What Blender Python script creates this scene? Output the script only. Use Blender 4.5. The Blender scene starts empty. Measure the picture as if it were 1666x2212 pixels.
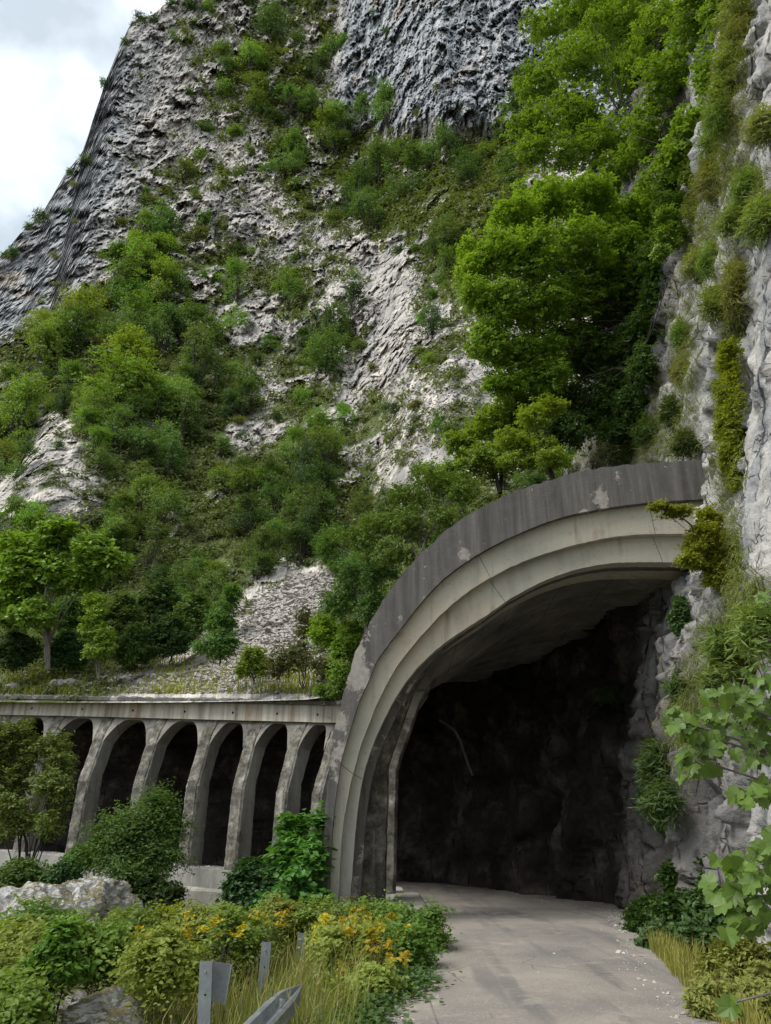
import bpy, math, random
import numpy as np
from mathutils import Vector, Matrix
from mathutils.bvhtree import BVHTree

R = math.radians
scene = bpy.context.scene
col = scene.collection

# ------------------------------------------------------------------ camera, sky, sun, exposure
PITCH = R(22.3)
CAM = np.array([0.0, 0.0, 1.7])
cam_data = bpy.data.cameras.new("camera")
cam_data.sensor_fit = 'VERTICAL'
cam_data.sensor_height = 24.0
cam_data.lens = 740.0 / 1024.0 * 24.0
cam_data.clip_start = 0.05
cam_data.clip_end = 3000.0
cam = bpy.data.objects.new("camera", cam_data)
cam.location = CAM
cam.rotation_euler = (R(90) + PITCH, 0, 0)
col.objects.link(cam)
scene.camera = cam

SUN_EL, SUN_AZ = R(54), R(-112)          # azimuth measured from +Y towards +X: the sun stands to the left
world = bpy.data.worlds.new("World")
scene.world = world
world.use_nodes = True
wn, wl = world.node_tree.nodes, world.node_tree.links
wn.clear()
w_out = wn.new("ShaderNodeOutputWorld")
sky = wn.new("ShaderNodeTexSky")
sky.sky_type = 'NISHITA'
sky.sun_disc = False
sky.sun_elevation = SUN_EL
sky.sun_rotation = SUN_AZ
bg_sky = wn.new("ShaderNodeBackground")
bg_sky.inputs[1].default_value = 0.11
wl.new(sky.outputs[0], bg_sky.inputs[0])
w_tc = wn.new("ShaderNodeTexCoord")
w_map = wn.new("ShaderNodeMapping")
w_map.inputs["Location"].default_value = (3.09, 1.9, 1.6)
w_map.inputs["Scale"].default_value = (1.0, 1.0, 1.15)
wl.new(w_tc.outputs["Generated"], w_map.inputs[0])
w_noise = wn.new("ShaderNodeTexNoise")
w_noise.inputs["Scale"].default_value = 2.6
w_noise.inputs["Detail"].default_value = 6.0
w_noise.inputs["Roughness"].default_value = 0.48
wl.new(w_map.outputs[0], w_noise.inputs[0])
w_ramp = wn.new("ShaderNodeValToRGB")
w_ramp.color_ramp.elements[0].position = 0.46
w_ramp.color_ramp.elements[0].color = (0.225, 0.252, 0.268, 1)
w_ramp.color_ramp.elements[1].position = 0.75
w_ramp.color_ramp.elements[1].color = (1.0, 1.01, 1.02, 1)
wl.new(w_noise.outputs[0], w_ramp.inputs[0])
bg_cloud = wn.new("ShaderNodeBackground")
bg_cloud.inputs[1].default_value = 1.0
wl.new(w_ramp.outputs[0], bg_cloud.inputs[0])
w_mix = wn.new("ShaderNodeMixShader")
w_mix.inputs[0].default_value = 0.88
wl.new(bg_sky.outputs[0], w_mix.inputs[1])
wl.new(bg_cloud.outputs[0], w_mix.inputs[2])
wl.new(w_mix.outputs[0], w_out.inputs[0])

sun_data = bpy.data.lights.new("sun", 'SUN')
sun_data.energy = 1.25
sun_data.angle = R(32)
sun_data.color = (1.0, 0.96, 0.90)
sun = bpy.data.objects.new("sun", sun_data)
_sd = Vector((math.sin(SUN_AZ) * math.cos(SUN_EL), math.cos(SUN_AZ) * math.cos(SUN_EL), math.sin(SUN_EL)))
sun.rotation_euler = _sd.to_track_quat('Z', 'Y').to_euler()
sun.location = _sd * 200
col.objects.link(sun)

scene.view_settings.view_transform = 'Standard'
scene.view_settings.look = 'None'
scene.view_settings.exposure = 1.62
scene.view_settings.gamma = 1.0
scene.cycles.use_denoising = True
scene.cycles.max_bounces = 6
scene.cycles.diffuse_bounces = 4
scene.cycles.transmission_bounces = 4
scene.cycles.glossy_bounces = 2

# ------------------------------------------------------------------ helpers
S_D = 771.0 / 1666.0
CP, SP = math.cos(PITCH), math.sin(PITCH)

def ray(dx, dy):
    """world direction through a point of the photograph (1666 x 2212 units), camera depth 1"""
    xn = (dx * S_D - 385.5) / 740.0
    yn = (512.0 - dy * S_D) / 740.0
    return np.array([xn, CP - yn * SP, SP + yn * CP])

def P(dx, dy, Y):
    """the point of that sight line that stands Y metres in front of the camera"""
    d = ray(dx, dy)
    return CAM + d * (Y / d[1])

def scale_at(p):
    """metres per photograph unit at a world point"""
    v = np.asarray(p) - CAM
    return (v[1] * CP + v[2] * SP) * S_D / 740.0

def to_photo(x, y, z):
    zc = y * CP + (z - CAM[2]) * SP
    yc = (z - CAM[2]) * CP - y * SP
    zc = np.where(np.abs(zc) < 1e-3, 1e-3, zc)
    return (385.5 + 740.0 * x / zc) / S_D, (512.0 - 740.0 * yc / zc) / S_D

def smooth(a, b, x):
    t = np.clip((x - a) / (b - a), 0, 1)
    return t * t * (3 - 2 * t)

# -- numpy noise
_prng = np.random.default_rng(7)
_perm = _prng.permutation(512).astype(np.int64)
_perm = np.concatenate([_perm, _perm])
_grad = _prng.normal(size=(512, 3)); _grad /= np.linalg.norm(_grad, axis=1)[:, None]
_cellr = _prng.random((512, 4))

def _h(ix, iy, iz):
    return _perm[(_perm[(_perm[ix & 511] + iy) & 511] + iz) & 511]

def perlin(p):
    i = np.floor(p).astype(np.int64); f = p - i
    u = f * f * f * (f * (f * 6 - 15) + 10)
    res = 0
    for dx in (0, 1):
        wx = u[:, 0] if dx else 1 - u[:, 0]
        for dy in (0, 1):
            wy = u[:, 1] if dy else 1 - u[:, 1]
            for dz in (0, 1):
                wz = u[:, 2] if dz else 1 - u[:, 2]
                g = _grad[_h(i[:, 0] + dx, i[:, 1] + dy, i[:, 2] + dz)]
                res = res + wx * wy * wz * (g[:, 0] * (f[:, 0] - dx) + g[:, 1] * (f[:, 1] - dy) + g[:, 2] * (f[:, 2] - dz))
    return res * 1.6

def fbm(p, octaves=4, gain=0.5, lac=2.03, ridged=False):
    a, s, tot = 1.0, 0.0, 0.0
    q = p.copy()
    for k in range(octaves):
        n = perlin(q)
        if ridged: n = 1 - 2 * np.abs(n)
        s = s + a * n; tot += a
        a *= gain; q = q * lac + 17.31
    return s / tot

def voronoi(p, facet=None):
    """F1 distance, F2-F1, and a random value per cell"""
    i = np.floor(p).astype(np.int64)
    f1 = np.full(len(p), 9.0); f2 = np.full(len(p), 9.0); rv = np.zeros(len(p)); fc = np.zeros(len(p))
    for dx in (-1, 0, 1):
        for dy in (-1, 0, 1):
            for dz in (-1, 0, 1):
                h = _h(i[:, 0] + dx, i[:, 1] + dy, i[:, 2] + dz)
                c = np.stack([i[:, 0] + dx, i[:, 1] + dy, i[:, 2] + dz], 1) + _cellr[h, :3]
                d = np.linalg.norm(c - p, axis=1)
                near = d < f1
                if facet is not None:
                    fc = np.where(near, ((c - p) * _grad[h]).sum(1), fc)
                f2 = np.where(near, f1, np.minimum(f2, d))
                rv = np.where(near, _cellr[h, 3], rv)
                f1 = np.where(near, d, f1)
    if facet is not None: return f1, f2 - f1, rv, fc
    return f1, f2 - f1, rv

# -- meshes
def build_mesh(name, V, F, mats, mat_idx=None, smooth_shade=False, face_attrs=None, vert_attrs=None):
    """V (n,3) array; F an (m,k) array or list of index tuples"""
    me = bpy.data.meshes.new(name)
    V = np.asarray(V, dtype=np.float32)
    if isinstance(F, np.ndarray):
        k = F.shape[1]; m = len(F)
        me.vertices.add(len(V)); me.vertices.foreach_set("co", V.ravel())
        me.loops.add(m * k); me.loops.foreach_set("vertex_index", F.ravel().astype(np.int32))
        me.polygons.add(m)
        me.polygons.foreach_set("loop_start", np.arange(0, m * k, k, dtype=np.int32))
        me.polygons.foreach_set("loop_total", np.full(m, k, dtype=np.int32))
    else:
        me.from_pydata([tuple(v) for v in V], [], [tuple(int(i) for i in f) for f in F])
        m = len(F)
    for mt in (mats if isinstance(mats, (list, tuple)) else [mats]):
        me.materials.append(mt)
    if mat_idx is not None:
        me.polygons.foreach_set("material_index", np.asarray(mat_idx, dtype=np.int32))
    me.polygons.foreach_set("use_smooth", np.full(m, smooth_shade, dtype=bool))
    for dom, attrs in (('FACE', face_attrs), ('POINT', vert_attrs)):
        for an, av in (attrs or {}).items():
            a = me.attributes.new(an, 'FLOAT', dom)
            a.data.foreach_set("value", np.asarray(av, dtype=np.float32))
    me.update(calc_edges=True)
    me.validate()
    return me

def link(name, me, parent=None, loc=None, rot=None, scl=None):
    o = bpy.data.objects.new(name, me)
    col.objects.link(o)
    if parent is not None: o.parent = parent
    if loc is not None: o.location = [float(v) for v in loc]
    if rot is not None: o.rotation_euler = rot
    if scl is not None: o.scale = scl
    return o

def tag(o, label=None, cat=None, group=None, kind=None):
    if label: o["label"] = label
    if cat: o["category"] = cat
    if group: o["group"] = group
    if kind: o["kind"] = kind
    return o

def empty(name, loc=(0, 0, 0), rz=0.0):
    o = bpy.data.objects.new(name, None)
    o.empty_display_size = 0.3
    o.location = [float(v) for v in loc]
    o.rotation_euler = (0, 0, rz)
    col.objects.link(o)
    return o

class MB:
    """collects shapes for one mesh"""
    def __init__(self): self.v, self.f, self.n = [], [], 0
    def add(self, V, F):
        V = np.asarray(V, dtype=float)
        self.v.append(V); self.f += [tuple(int(i) + self.n for i in f) for f in F]; self.n += len(V)
    def box(self, c, size, M=None):
        s = np.array(size) / 2.0
        V = np.array([[x, y, z] for x in (-1, 1) for y in (-1, 1) for z in (-1, 1)]) * s
        if M is not None: V = V @ np.array(M).T
        self.add(V + np.array(c), [(0, 1, 3, 2), (4, 6, 7, 5), (0, 4, 5, 1), (2, 3, 7, 6), (0, 2, 6, 4), (1, 5, 7, 3)])
    def tube(self, pts, radii, n=6, cap=True):
        pts = np.asarray(pts, dtype=float); m = len(pts)
        radii = np.broadcast_to(np.asarray(radii, dtype=float), (m,))
        T = np.gradient(pts, axis=0); T /= np.linalg.norm(T, axis=1)[:, None] + 1e-9
        ref = np.array([0.13, 0.27, 0.95]) if abs(T[:, 2]).mean() < 0.8 else np.array([0.95, 0.2, 0.1])
        A = np.cross(T, ref); A /= np.linalg.norm(A, axis=1)[:, None] + 1e-9
        B = np.cross(T, A)
        th = np.linspace(0, 2 * np.pi, n, endpoint=False)
        V = (pts[:, None, :] + radii[:, None, None] * (np.cos(th)[None, :, None] * A[:, None, :] + np.sin(th)[None, :, None] * B[:, None, :])).reshape(-1, 3)
        F = [(i * n + j, i * n + (j + 1) % n, (i + 1) * n + (j + 1) % n, (i + 1) * n + j) for i in range(m - 1) for j in range(n)]
        if cap: F += [tuple(range(n))[::-1], tuple((m - 1) * n + j for j in range(n))]
        self.add(V, F)
    def mesh(self, name, mats, **k):
        return build_mesh(name, np.concatenate(self.v), self.f, mats, **k)
    def build(self, name, mats, parent=None, **k):
        return link(name, self.mesh(name, mats, **k), parent)

def grid_faces(nr, nc, wrap=False):
    r = np.arange(nr - 1)[:, None]; c = np.arange(nc if wrap else nc - 1)[None, :]
    a = r * nc + c; b = r * nc + (c + 1) % nc
    return np.stack([a, b, b + nc, a + nc], -1).reshape(-1, 4)

# -- materials
class NT:
    def __init__(self, name):
        self.m = bpy.data.materials.new(name); self.m.use_nodes = True
        self.t = self.m.node_tree; self.n = self.t.nodes; self.l = self.t.links
        self.n.clear()
        self.out = self.n.new("ShaderNodeOutputMaterial")
        self.tc = self.n.new("ShaderNodeTexCoord")
    def coord(self, scale=(1, 1, 1), kind="Object", rot=(0, 0, 0)):
        mp = self.n.new("ShaderNodeMapping")
        mp.inputs["Scale"].default_value = scale; mp.inputs["Rotation"].default_value = rot
        self.l.new(self.tc.outputs[kind], mp.inputs[0]); return mp.outputs[0]
    def noise(self, scale, detail=5, rough=0.55, vec=None, dist=0.0):
        n = self.n.new("ShaderNodeTexNoise")
        n.inputs["Scale"].default_value = scale; n.inputs["Detail"].default_value = detail
        n.inputs["Roughness"].default_value = rough; n.inputs["Distortion"].default_value = dist
        self.l.new(vec if vec is not None else self.tc.outputs["Object"], n.inputs[0]); return n.outputs[0]
    def vor(self, scale, feature='F1', vec=None, out=0, rnd=1.0):
        n = self.n.new("ShaderNodeTexVoronoi"); n.feature = feature
        n.inputs["Scale"].default_value = scale
        n.inputs["Randomness"].default_value = rnd
        self.l.new(vec if vec is not None else self.tc.outputs["Object"], n.inputs[0]); return n.outputs[out]
    def ramp(self, fac, stops):
        r = self.n.new("ShaderNodeValToRGB")
        e = r.color_ramp.elements
        while len(e) < len(stops): e.new(0.5)
        for el, (p, c) in zip(e, stops):
            el.position = p; el.color = (c, c, c, 1) if isinstance(c, (int, float)) else (*c, 1)
        self.l.new(fac, r.inputs[0]); return r.outputs[0]
    def mix(self, fac, a, b, mode='MIX'):
        n = self.n.new("ShaderNodeMix"); n.data_type = 'RGBA'; n.blend_type = mode
        for v, i in ((fac, 0), (a, 6), (b, 7)):
            self._set(n.inputs[i], v)
        return n.outputs[2]
    def math(self, op, a, b=0.0, clamp=False):
        n = self.n.new("ShaderNodeMath"); n.operation = op; n.use_clamp = clamp
        self._set(n.inputs[0], a); self._set(n.inputs[1], b); return n.outputs[0]
    def _set(self, inp, v):
        if isinstance(v, bpy.types.NodeSocket): self.l.new(v, inp)
        elif isinstance(v, (tuple, list)) and inp.type == 'RGBA': inp.default_value = (*v, 1) if len(v) == 3 else v
        else: inp.default_value = v
    def attr(self, name, out="Fac"):
        n = self.n.new("ShaderNodeAttribute"); n.attribute_name = name; return n.outputs[out]
    def objcolor(self):
        return self.n.new("ShaderNodeObjectInfo").outputs["Color"]
    def objrandom(self):
        return self.n.new("ShaderNodeObjectInfo").outputs["Random"]
    def geo(self, name):
        return self.n.new("ShaderNodeNewGeometry").outputs[name]
    def sep(self, v, i):
        n = self.n.new("ShaderNodeSeparateXYZ"); self.l.new(v, n.inputs[0]); return n.outputs[i]
    def bump(self, h, strength=0.5, dist=0.1, normal=None):
        b = self.n.new("ShaderNodeBump")
        b.inputs["Strength"].default_value = strength; b.inputs["Distance"].default_value = dist
        self.l.new(h, b.inputs["Height"])
        if normal is not None: self.l.new(normal, b.inputs["Normal"])
        return b.outputs[0]
    def principled(self, color, rough=0.9, normal=None, metallic=0.0, spec=0.3):
        p = self.n.new("ShaderNodeBsdfPrincipled")
        self._set(p.inputs["Base Color"], color); self._set(p.inputs["Roughness"], rough)
        self._set(p.inputs["Metallic"], metallic)
        p.inputs["Specular IOR Level"].default_value = spec
        if normal is not None: self.l.new(normal, p.inputs["Normal"])
        self.l.new(p.outputs[0], self.out.inputs[0])
        return self.m

# ------------------------------------------------------------------ materials
def mat_hill():
    n = NT("hill_rock")
    co = n.coord((1.0, 0.34, 0.5))
    big = n.noise(0.16, 5, 0.6, co)
    mid = n.noise(1.1, 7, 0.66, co)
    fine = n.noise(6.0, 4, 0.6, co)
    rock = n.ramp(mid, [(0.28, (0.225, 0.215, 0.203)), (0.44, (0.39, 0.37, 0.343)), (0.60, (0.52, 0.493, 0.455)), (0.75, (0.62, 0.595, 0.56))])
    rock = n.mix(n.ramp(big, [(0.42, 0.0), (0.62, 0.55)]), rock, (0.235, 0.235, 0.24))
    cellc = n.vor(1.5, 'F1', co, 1)
    rock = n.mix(1.0, rock, n.ramp(n.sep(cellc, 0), [(0.0, (0.62, 0.62, 0.64)), (0.5, (1.0, 0.985, 0.96)), (1.0, (1.28, 1.24, 1.19))]), 'MULTIPLY')
    cl = n.attr("cliff")
    stv = n.coord((0.75, 0.4, 0.06))
    streak = n.noise(1.1, 6, 0.6, stv)
    cliffc = n.ramp(streak, [(0.30, (0.13, 0.145, 0.165)), (0.45, (0.25, 0.27, 0.29)), (0.58, (0.36, 0.375, 0.385)), (0.72, (0.54, 0.53, 0.51))])
    ochre = n.ramp(n.noise(0.13, 3, 0.5), [(0.60, 0.0), (0.70, 0.6)])
    cliffc = n.mix(ochre, cliffc, (0.36, 0.27, 0.19))
    rock = n.mix(cl, rock, cliffc)
    dark = n.ramp(n.vor(0.65, 'DISTANCE_TO_EDGE', co), [(0.0, 0.0), (0.07, 1.0)])
    rock = n.mix(n.math('MULTIPLY', n.math('SUBTRACT', 1.0, dark), 0.35), rock, (0.06, 0.058, 0.055))
    veg = n.attr("veg")
    gn = n.noise(1.6, 6, 0.7, co)
    gm = n.ramp(n.math('ADD', veg, n.math('MULTIPLY', n.math('SUBTRACT', gn, 0.5), 1.1)), [(0.46, 0.0), (0.58, 1.0)])
    grass = n.ramp(fine, [(0.30, (0.035, 0.055, 0.016)), (0.5, (0.085, 0.105, 0.034)), (0.68, (0.20, 0.185, 0.085))])
    grass = n.mix(n.ramp(big, [(0.4, 0.0), (0.6, 0.6)]), grass, (0.055, 0.085, 0.022))
    colr = n.mix(gm, rock, grass)
    bh = n.math('ADD', n.math('MULTIPLY', mid, 0.6), n.math('MULTIPLY', fine, 0.25))
    bh = n.math('ADD', bh, n.math('MULTIPLY', n.math('MULTIPLY', dark, 0.25), n.math('SUBTRACT', 1.0, gm)))
    return n.principled(colr, 0.95, n.bump(bh, 0.6, 0.6), spec=0.15)

def mat_wall_rock():
    n = NT("limestone_face")
    mid = n.noise(1.3, 7, 0.62)
    fine = n.noise(9.0, 5, 0.65)
    pits = n.vor(3.2, 'F1', n.coord((1, 1, 0.6)))
    streak = n.noise(2.2, 5, 0.6, n.coord((1.0, 1.0, 0.13)))
    base = n.ramp(mid, [(0.30, (0.19, 0.187, 0.183)), (0.48, (0.33, 0.32, 0.30)), (0.68, (0.46, 0.44, 0.405))])
    base = n.mix(n.ramp(streak, [(0.44, 0.0), (0.64, 0.85)]), base, (0.17, 0.182, 0.198))
    base = n.mix(n.ramp(pits, [(0.10, 0.8), (0.24, 0.0)]), base, (0.08, 0.078, 0.075))
    base = n.mix(n.ramp(fine, [(0.34, 0.35), (0.46, 0.0)]), base, (0.12, 0.12, 0.115))
    wv = n.mix(0.12, n.coord((1.0, 1.0, 0.32)), n.noise(1.5, 3, 0.6), 'ADD')
    crk = n.vor(1.1, 'DISTANCE_TO_EDGE', wv); crk2 = n.vor(3.6, 'DISTANCE_TO_EDGE', n.coord((1.0, 1.0, 0.6)))
    ck = n.math('MULTIPLY', n.ramp(crk, [(0.0, 1.0), (0.035, 0.0)]), n.ramp(n.noise(0.8, 3), [(0.42, 0.0), (0.56, 0.9)]))
    ck2 = n.math('MULTIPLY', n.ramp(crk2, [(0.0, 1.0), (0.05, 0.0)]), n.ramp(n.noise(1.7, 3), [(0.52, 0.0), (0.64, 0.5)]))
    ck = n.math('MAXIMUM', ck, ck2)
    base = n.mix(ck, base, (0.055, 0.052, 0.048))
    stain_shade = n.attr("stain_shade")
    stain_shade_col = n.ramp(n.noise(0.8, 6, 0.65), [(0.35, (0.011, 0.010, 0.009)), (0.53, (0.036, 0.029, 0.024)), (0.68, (0.10, 0.085, 0.070))])
    base = n.mix(stain_shade, base, stain_shade_col)  # near-black brown that puts shade into the rock colour
    veg = n.attr("veg")
    gm = n.ramp(n.math('ADD', veg, n.math('MULTIPLY', n.math('SUBTRACT', n.noise(2.2, 6, 0.7), 0.5), 1.2)), [(0.50, 0.0), (0.62, 1.0)])
    grass = n.ramp(fine, [(0.3, (0.05, 0.055, 0.02)), (0.5, (0.11, 0.11, 0.045)), (0.7, (0.22, 0.18, 0.09))])
    colr = n.mix(gm, base, grass)
    bh = n.math('ADD', n.math('MULTIPLY', mid, 0.7), n.math('MULTIPLY', fine, 0.22))
    bh = n.math('ADD', bh, n.math('MULTIPLY', n.ramp(pits, [(0.05, 0.0), (0.3, 1.0)]), 0.18))
    bh = n.math('SUBTRACT', bh, n.math('MULTIPLY', ck, 0.5))
    return n.principled(colr, 0.92, n.bump(bh, 0.85, 0.22), spec=0.15)

def mat_boulder():
    n = NT("boulder_stone")
    mid = n.noise(1.6, 6, 0.62); fine = n.noise(9.0, 5, 0.65)
    base = n.ramp(mid, [(0.32, (0.20, 0.20, 0.20)), (0.5, (0.42, 0.415, 0.40)), (0.66, (0.60, 0.585, 0.56))])
    up = n.sep(n.geo("Normal"), 2)
    moss = n.ramp(n.math('ADD', n.math('MULTIPLY', up, 0.35), n.noise(1.9, 5, 0.65)), [(0.66, 0.0), (0.76, 0.9)])
    base = n.mix(moss, base, n.ramp(fine, [(0.35, (0.05, 0.045, 0.015)), (0.62, (0.15, 0.125, 0.05))]))
    bh = n.math('ADD', n.math('MULTIPLY', mid, 0.6), n.math('MULTIPLY', fine, 0.2))
    return n.principled(base, 0.93, n.bump(bh, 0.7, 0.12), spec=0.15)

def mat_loose_stone():
    n = NT("loose_stone")
    c = n.ramp(n.noise(2.5, 5, 0.6), [(0.3, (0.22, 0.20, 0.185)), (0.5, (0.40, 0.37, 0.34)), (0.7, (0.56, 0.53, 0.49))])
    c = n.mix(n.math('MULTIPLY', n.objrandom(), 0.35), c, (0.22, 0.20, 0.18))
    return n.principled(c, 0.95, n.bump(n.noise(12, 4), 0.5, 0.03), spec=0.15)

SPALLS = [(q[0] + 0.9, q[2], r) for q, r in ((P(773, 1450, 16.0), 0.27), (P(768, 1415, 16.0), 0.20), (P(738, 1560, 16.0), 0.13), (P(730, 1620, 16.0), 0.12), (P(722, 1640, 16.0), 0.10), (P(1000, 1195, 16.0), 0.10), (P(1300, 1080, 16.0), 0.14))]
def mat_dark_concrete():
    """weathered outer band: black streaks running down, pale scaled-off patches"""
    n = NT("black_stained_concrete")
    st = n.noise(3.0, 6, 0.62, n.coord((1.6, 1.6, 0.10)))
    pat = n.noise(1.5, 6, 0.68)
    c = n.ramp(st, [(0.26, (0.055, 0.052, 0.049)), (0.44, (0.100, 0.095, 0.088)), (0.60, (0.150, 0.140, 0.128)), (0.80, (0.25, 0.228, 0.20))])
    c = n.mix(n.ramp(n.noise(0.55, 5, 0.65), [(0.46, 0.0), (0.66, 0.75)]), c, n.ramp(n.noise(4.0, 5, 0.7), [(0.3, (0.09, 0.087, 0.085)), (0.7, (0.20, 0.19, 0.178))]))
    x = n.sep(n.tc.outputs["Object"], 0); z = n.sep(n.tc.outputs["Object"], 2)
    side = n.ramp(n.math('MULTIPLY', z, 0.1), [(0.12, 0.035), (0.42, 0.085), (0.60, 0.03), (0.9, 0.0)])
    pale = n.ramp(n.math('ADD', pat, side), [(0.625, 0.0), (0.65, 1.0)])
    c = n.mix(pale, c, n.ramp(n.noise(9, 4), [(0.3, (0.26, 0.235, 0.21)), (0.7, (0.40, 0.37, 0.335))]))
    spk = n.ramp(n.noise(16.0, 4, 0.7), [(0.63, 0.0), (0.69, 0.55)])
    wob = n.noise(2.6, 6, 0.7); wob2 = n.noise(11.0, 5, 0.7)
    for (px, pz, pr) in SPALLS:                                # places where the black skin has scaled off
        dx = n.math('SUBTRACT', x, px); dz = n.math('MULTIPLY', n.math('SUBTRACT', z, pz), 0.6)
        dist = n.math('SQRT', n.math('ADD', n.math('MULTIPLY', dx, dx), n.math('MULTIPLY', dz, dz)))
        dist = n.math('ADD', dist, n.math('MULTIPLY', n.math('SUBTRACT', wob, 0.5), 0.75))
        dist = n.math('ADD', dist, n.math('MULTIPLY', n.math('SUBTRACT', wob2, 0.5), 0.30))
        mk = n.ramp(n.math('SUBTRACT', n.math('ADD', dist, 0.5), pr), [(0.47, 0.9), (0.54, 0.0)])
        pale = n.math('MAXIMUM', pale, mk)
        c = n.mix(mk, c, n.ramp(n.noise(9, 4), [(0.3, (0.27, 0.245, 0.22)), (0.7, (0.41, 0.38, 0.34))]))
    c = n.mix(spk, c, (0.30, 0.28, 0.26))
    bh = n.math('ADD', n.math('MULTIPLY', pale, -0.35), n.math('MULTIPLY', n.noise(14, 5, 0.7), 0.5))
    return n.principled(c, 0.93, n.bump(bh, 0.55, 0.04), spec=0.2)

def mat_cream_concrete(name, grey=0.0):
    n = NT(name)
    big = n.noise(0.45, 4, 0.55)
    c = n.ramp(big, [(0.34, (0.38, 0.365, 0.30)), (0.50, (0.49, 0.45, 0.36)), (0.66, (0.53, 0.45, 0.335))])
    z = n.sep(n.tc.outputs["Object"], 2)
    low = n.ramp(n.math('MULTIPLY', z, 0.1), [(0.12, 0.9), (0.40, 0.25), (0.62, 0.35)])
    c = n.mix(n.math('MULTIPLY', low, 0.38 + grey * 0.32), c, (0.33, 0.34, 0.315))
    c = n.mix(n.ramp(n.noise(1.1, 5, 0.65, n.coord((1.5, 1.5, 0.35))), [(0.53, 0.0), (0.72, 0.42)]), c, (0.15, 0.145, 0.13))
    c = n.mix(n.ramp(n.noise(7, 6, 0.7), [(0.60, 0.0), (0.70, 0.5)]), c, (0.20, 0.18, 0.15))
    c = n.mix(n.ramp(n.noise(2.2, 4, 0.6), [(0.60, 0.0), (0.74, 0.5)]), c, (0.36, 0.22, 0.12))
    drip = n.noise(4.2, 6, 0.6, n.coord((1.3, 1.3, 0.07)))
    c = n.mix(n.math('MULTIPLY', n.ramp(drip, [(0.55, 0.0), (0.68, 0.55)]), n.ramp(n.noise(0.9, 4, 0.6), [(0.40, 0.1), (0.62, 1.0)])), c, (0.115, 0.108, 0.095))
    c = n.mix(n.ramp(n.noise(3.1, 7, 0.75), [(0.62, 0.0), (0.66, 0.45)]), c, (0.27, 0.25, 0.22))
    c = n.mix(n.ramp(n.noise(28, 3, 0.7), [(0.64, 0.0), (0.70, 0.5)]), c, (0.13, 0.12, 0.105))
    return n.principled(c, 0.88, n.bump(n.math('ADD', n.noise(20, 4, 0.7), n.noise(2.5, 4)), 0.30, 0.03), spec=0.25)

def mat_soffit():
    n = NT("board_marked_concrete")
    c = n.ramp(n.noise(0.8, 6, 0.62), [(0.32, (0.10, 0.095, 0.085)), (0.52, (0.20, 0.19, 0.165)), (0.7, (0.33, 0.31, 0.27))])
    c = n.mix(n.ramp(n.noise(3.0, 5, 0.7), [(0.58, 0.0), (0.70, 0.6)]), c, (0.06, 0.058, 0.055))
    c = n.mix(n.ramp(n.noise(1.4, 4, 0.6), [(0.62, 0.0), (0.72, 0.45)]), c, (0.40, 0.385, 0.35))
    yy = n.sep(n.tc.outputs["Object"], 1)
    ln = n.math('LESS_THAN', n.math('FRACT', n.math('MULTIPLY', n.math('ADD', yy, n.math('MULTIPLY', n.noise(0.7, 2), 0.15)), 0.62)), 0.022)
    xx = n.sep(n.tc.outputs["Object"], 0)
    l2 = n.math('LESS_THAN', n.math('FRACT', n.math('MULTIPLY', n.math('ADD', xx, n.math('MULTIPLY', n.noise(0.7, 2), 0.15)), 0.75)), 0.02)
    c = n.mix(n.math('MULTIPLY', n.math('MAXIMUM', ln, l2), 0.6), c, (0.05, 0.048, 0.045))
    return n.principled(c, 0.92, n.bump(n.noise(6, 5, 0.7), 0.5, 0.05), spec=0.2)

def mat_column():
    """front faces crusted with black lichen, flanks cleaner"""
    n = NT("lichen_crusted_concrete")
    up = n.sep(n.geo("Normal"), 2)
    fr = n.attr("front")
    a = n.noise(1.6, 6, 0.68, n.coord((1, 1, 0.8))); b = n.noise(2.6, 8, 0.74)
    clean = n.ramp(n.noise(0.9, 5, 0.6, n.coord((1, 1, 0.3))), [(0.35, (0.15, 0.145, 0.13)), (0.52, (0.28, 0.275, 0.25)), (0.7, (0.42, 0.41, 0.375))])
    crust = n.ramp(b, [(0.34, (0.032, 0.031, 0.028)), (0.47, (0.10, 0.094, 0.08)), (0.58, (0.20, 0.188, 0.16)), (0.70, (0.40, 0.38, 0.34))])
    crust = n.mix(n.ramp(a, [(0.55, 0.0), (0.66, 0.7)]), crust, (0.06, 0.052, 0.026))
    m = n.ramp(n.math('ADD', n.math('MULTIPLY', fr, 0.42), n.math('MULTIPLY', a, 0.8)), [(0.50, 0.0), (0.68, 1.0)])
    c = n.mix(m, clean, crust)
    c = n.mix(n.ramp(n.noise(2.4, 5, 0.6, n.coord((1.4, 1.4, 0.12))), [(0.60, 0.0), (0.72, 0.6)]), c, (0.44, 0.42, 0.38))
    bh = n.math('ADD', n.math('MULTIPLY', b, 0.7), n.math('MULTIPLY', n.noise(22, 4, 0.7), 0.3))
    return n.principled(c, 0.94, n.bump(bh, 0.8, 0.05), spec=0.15)

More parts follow.
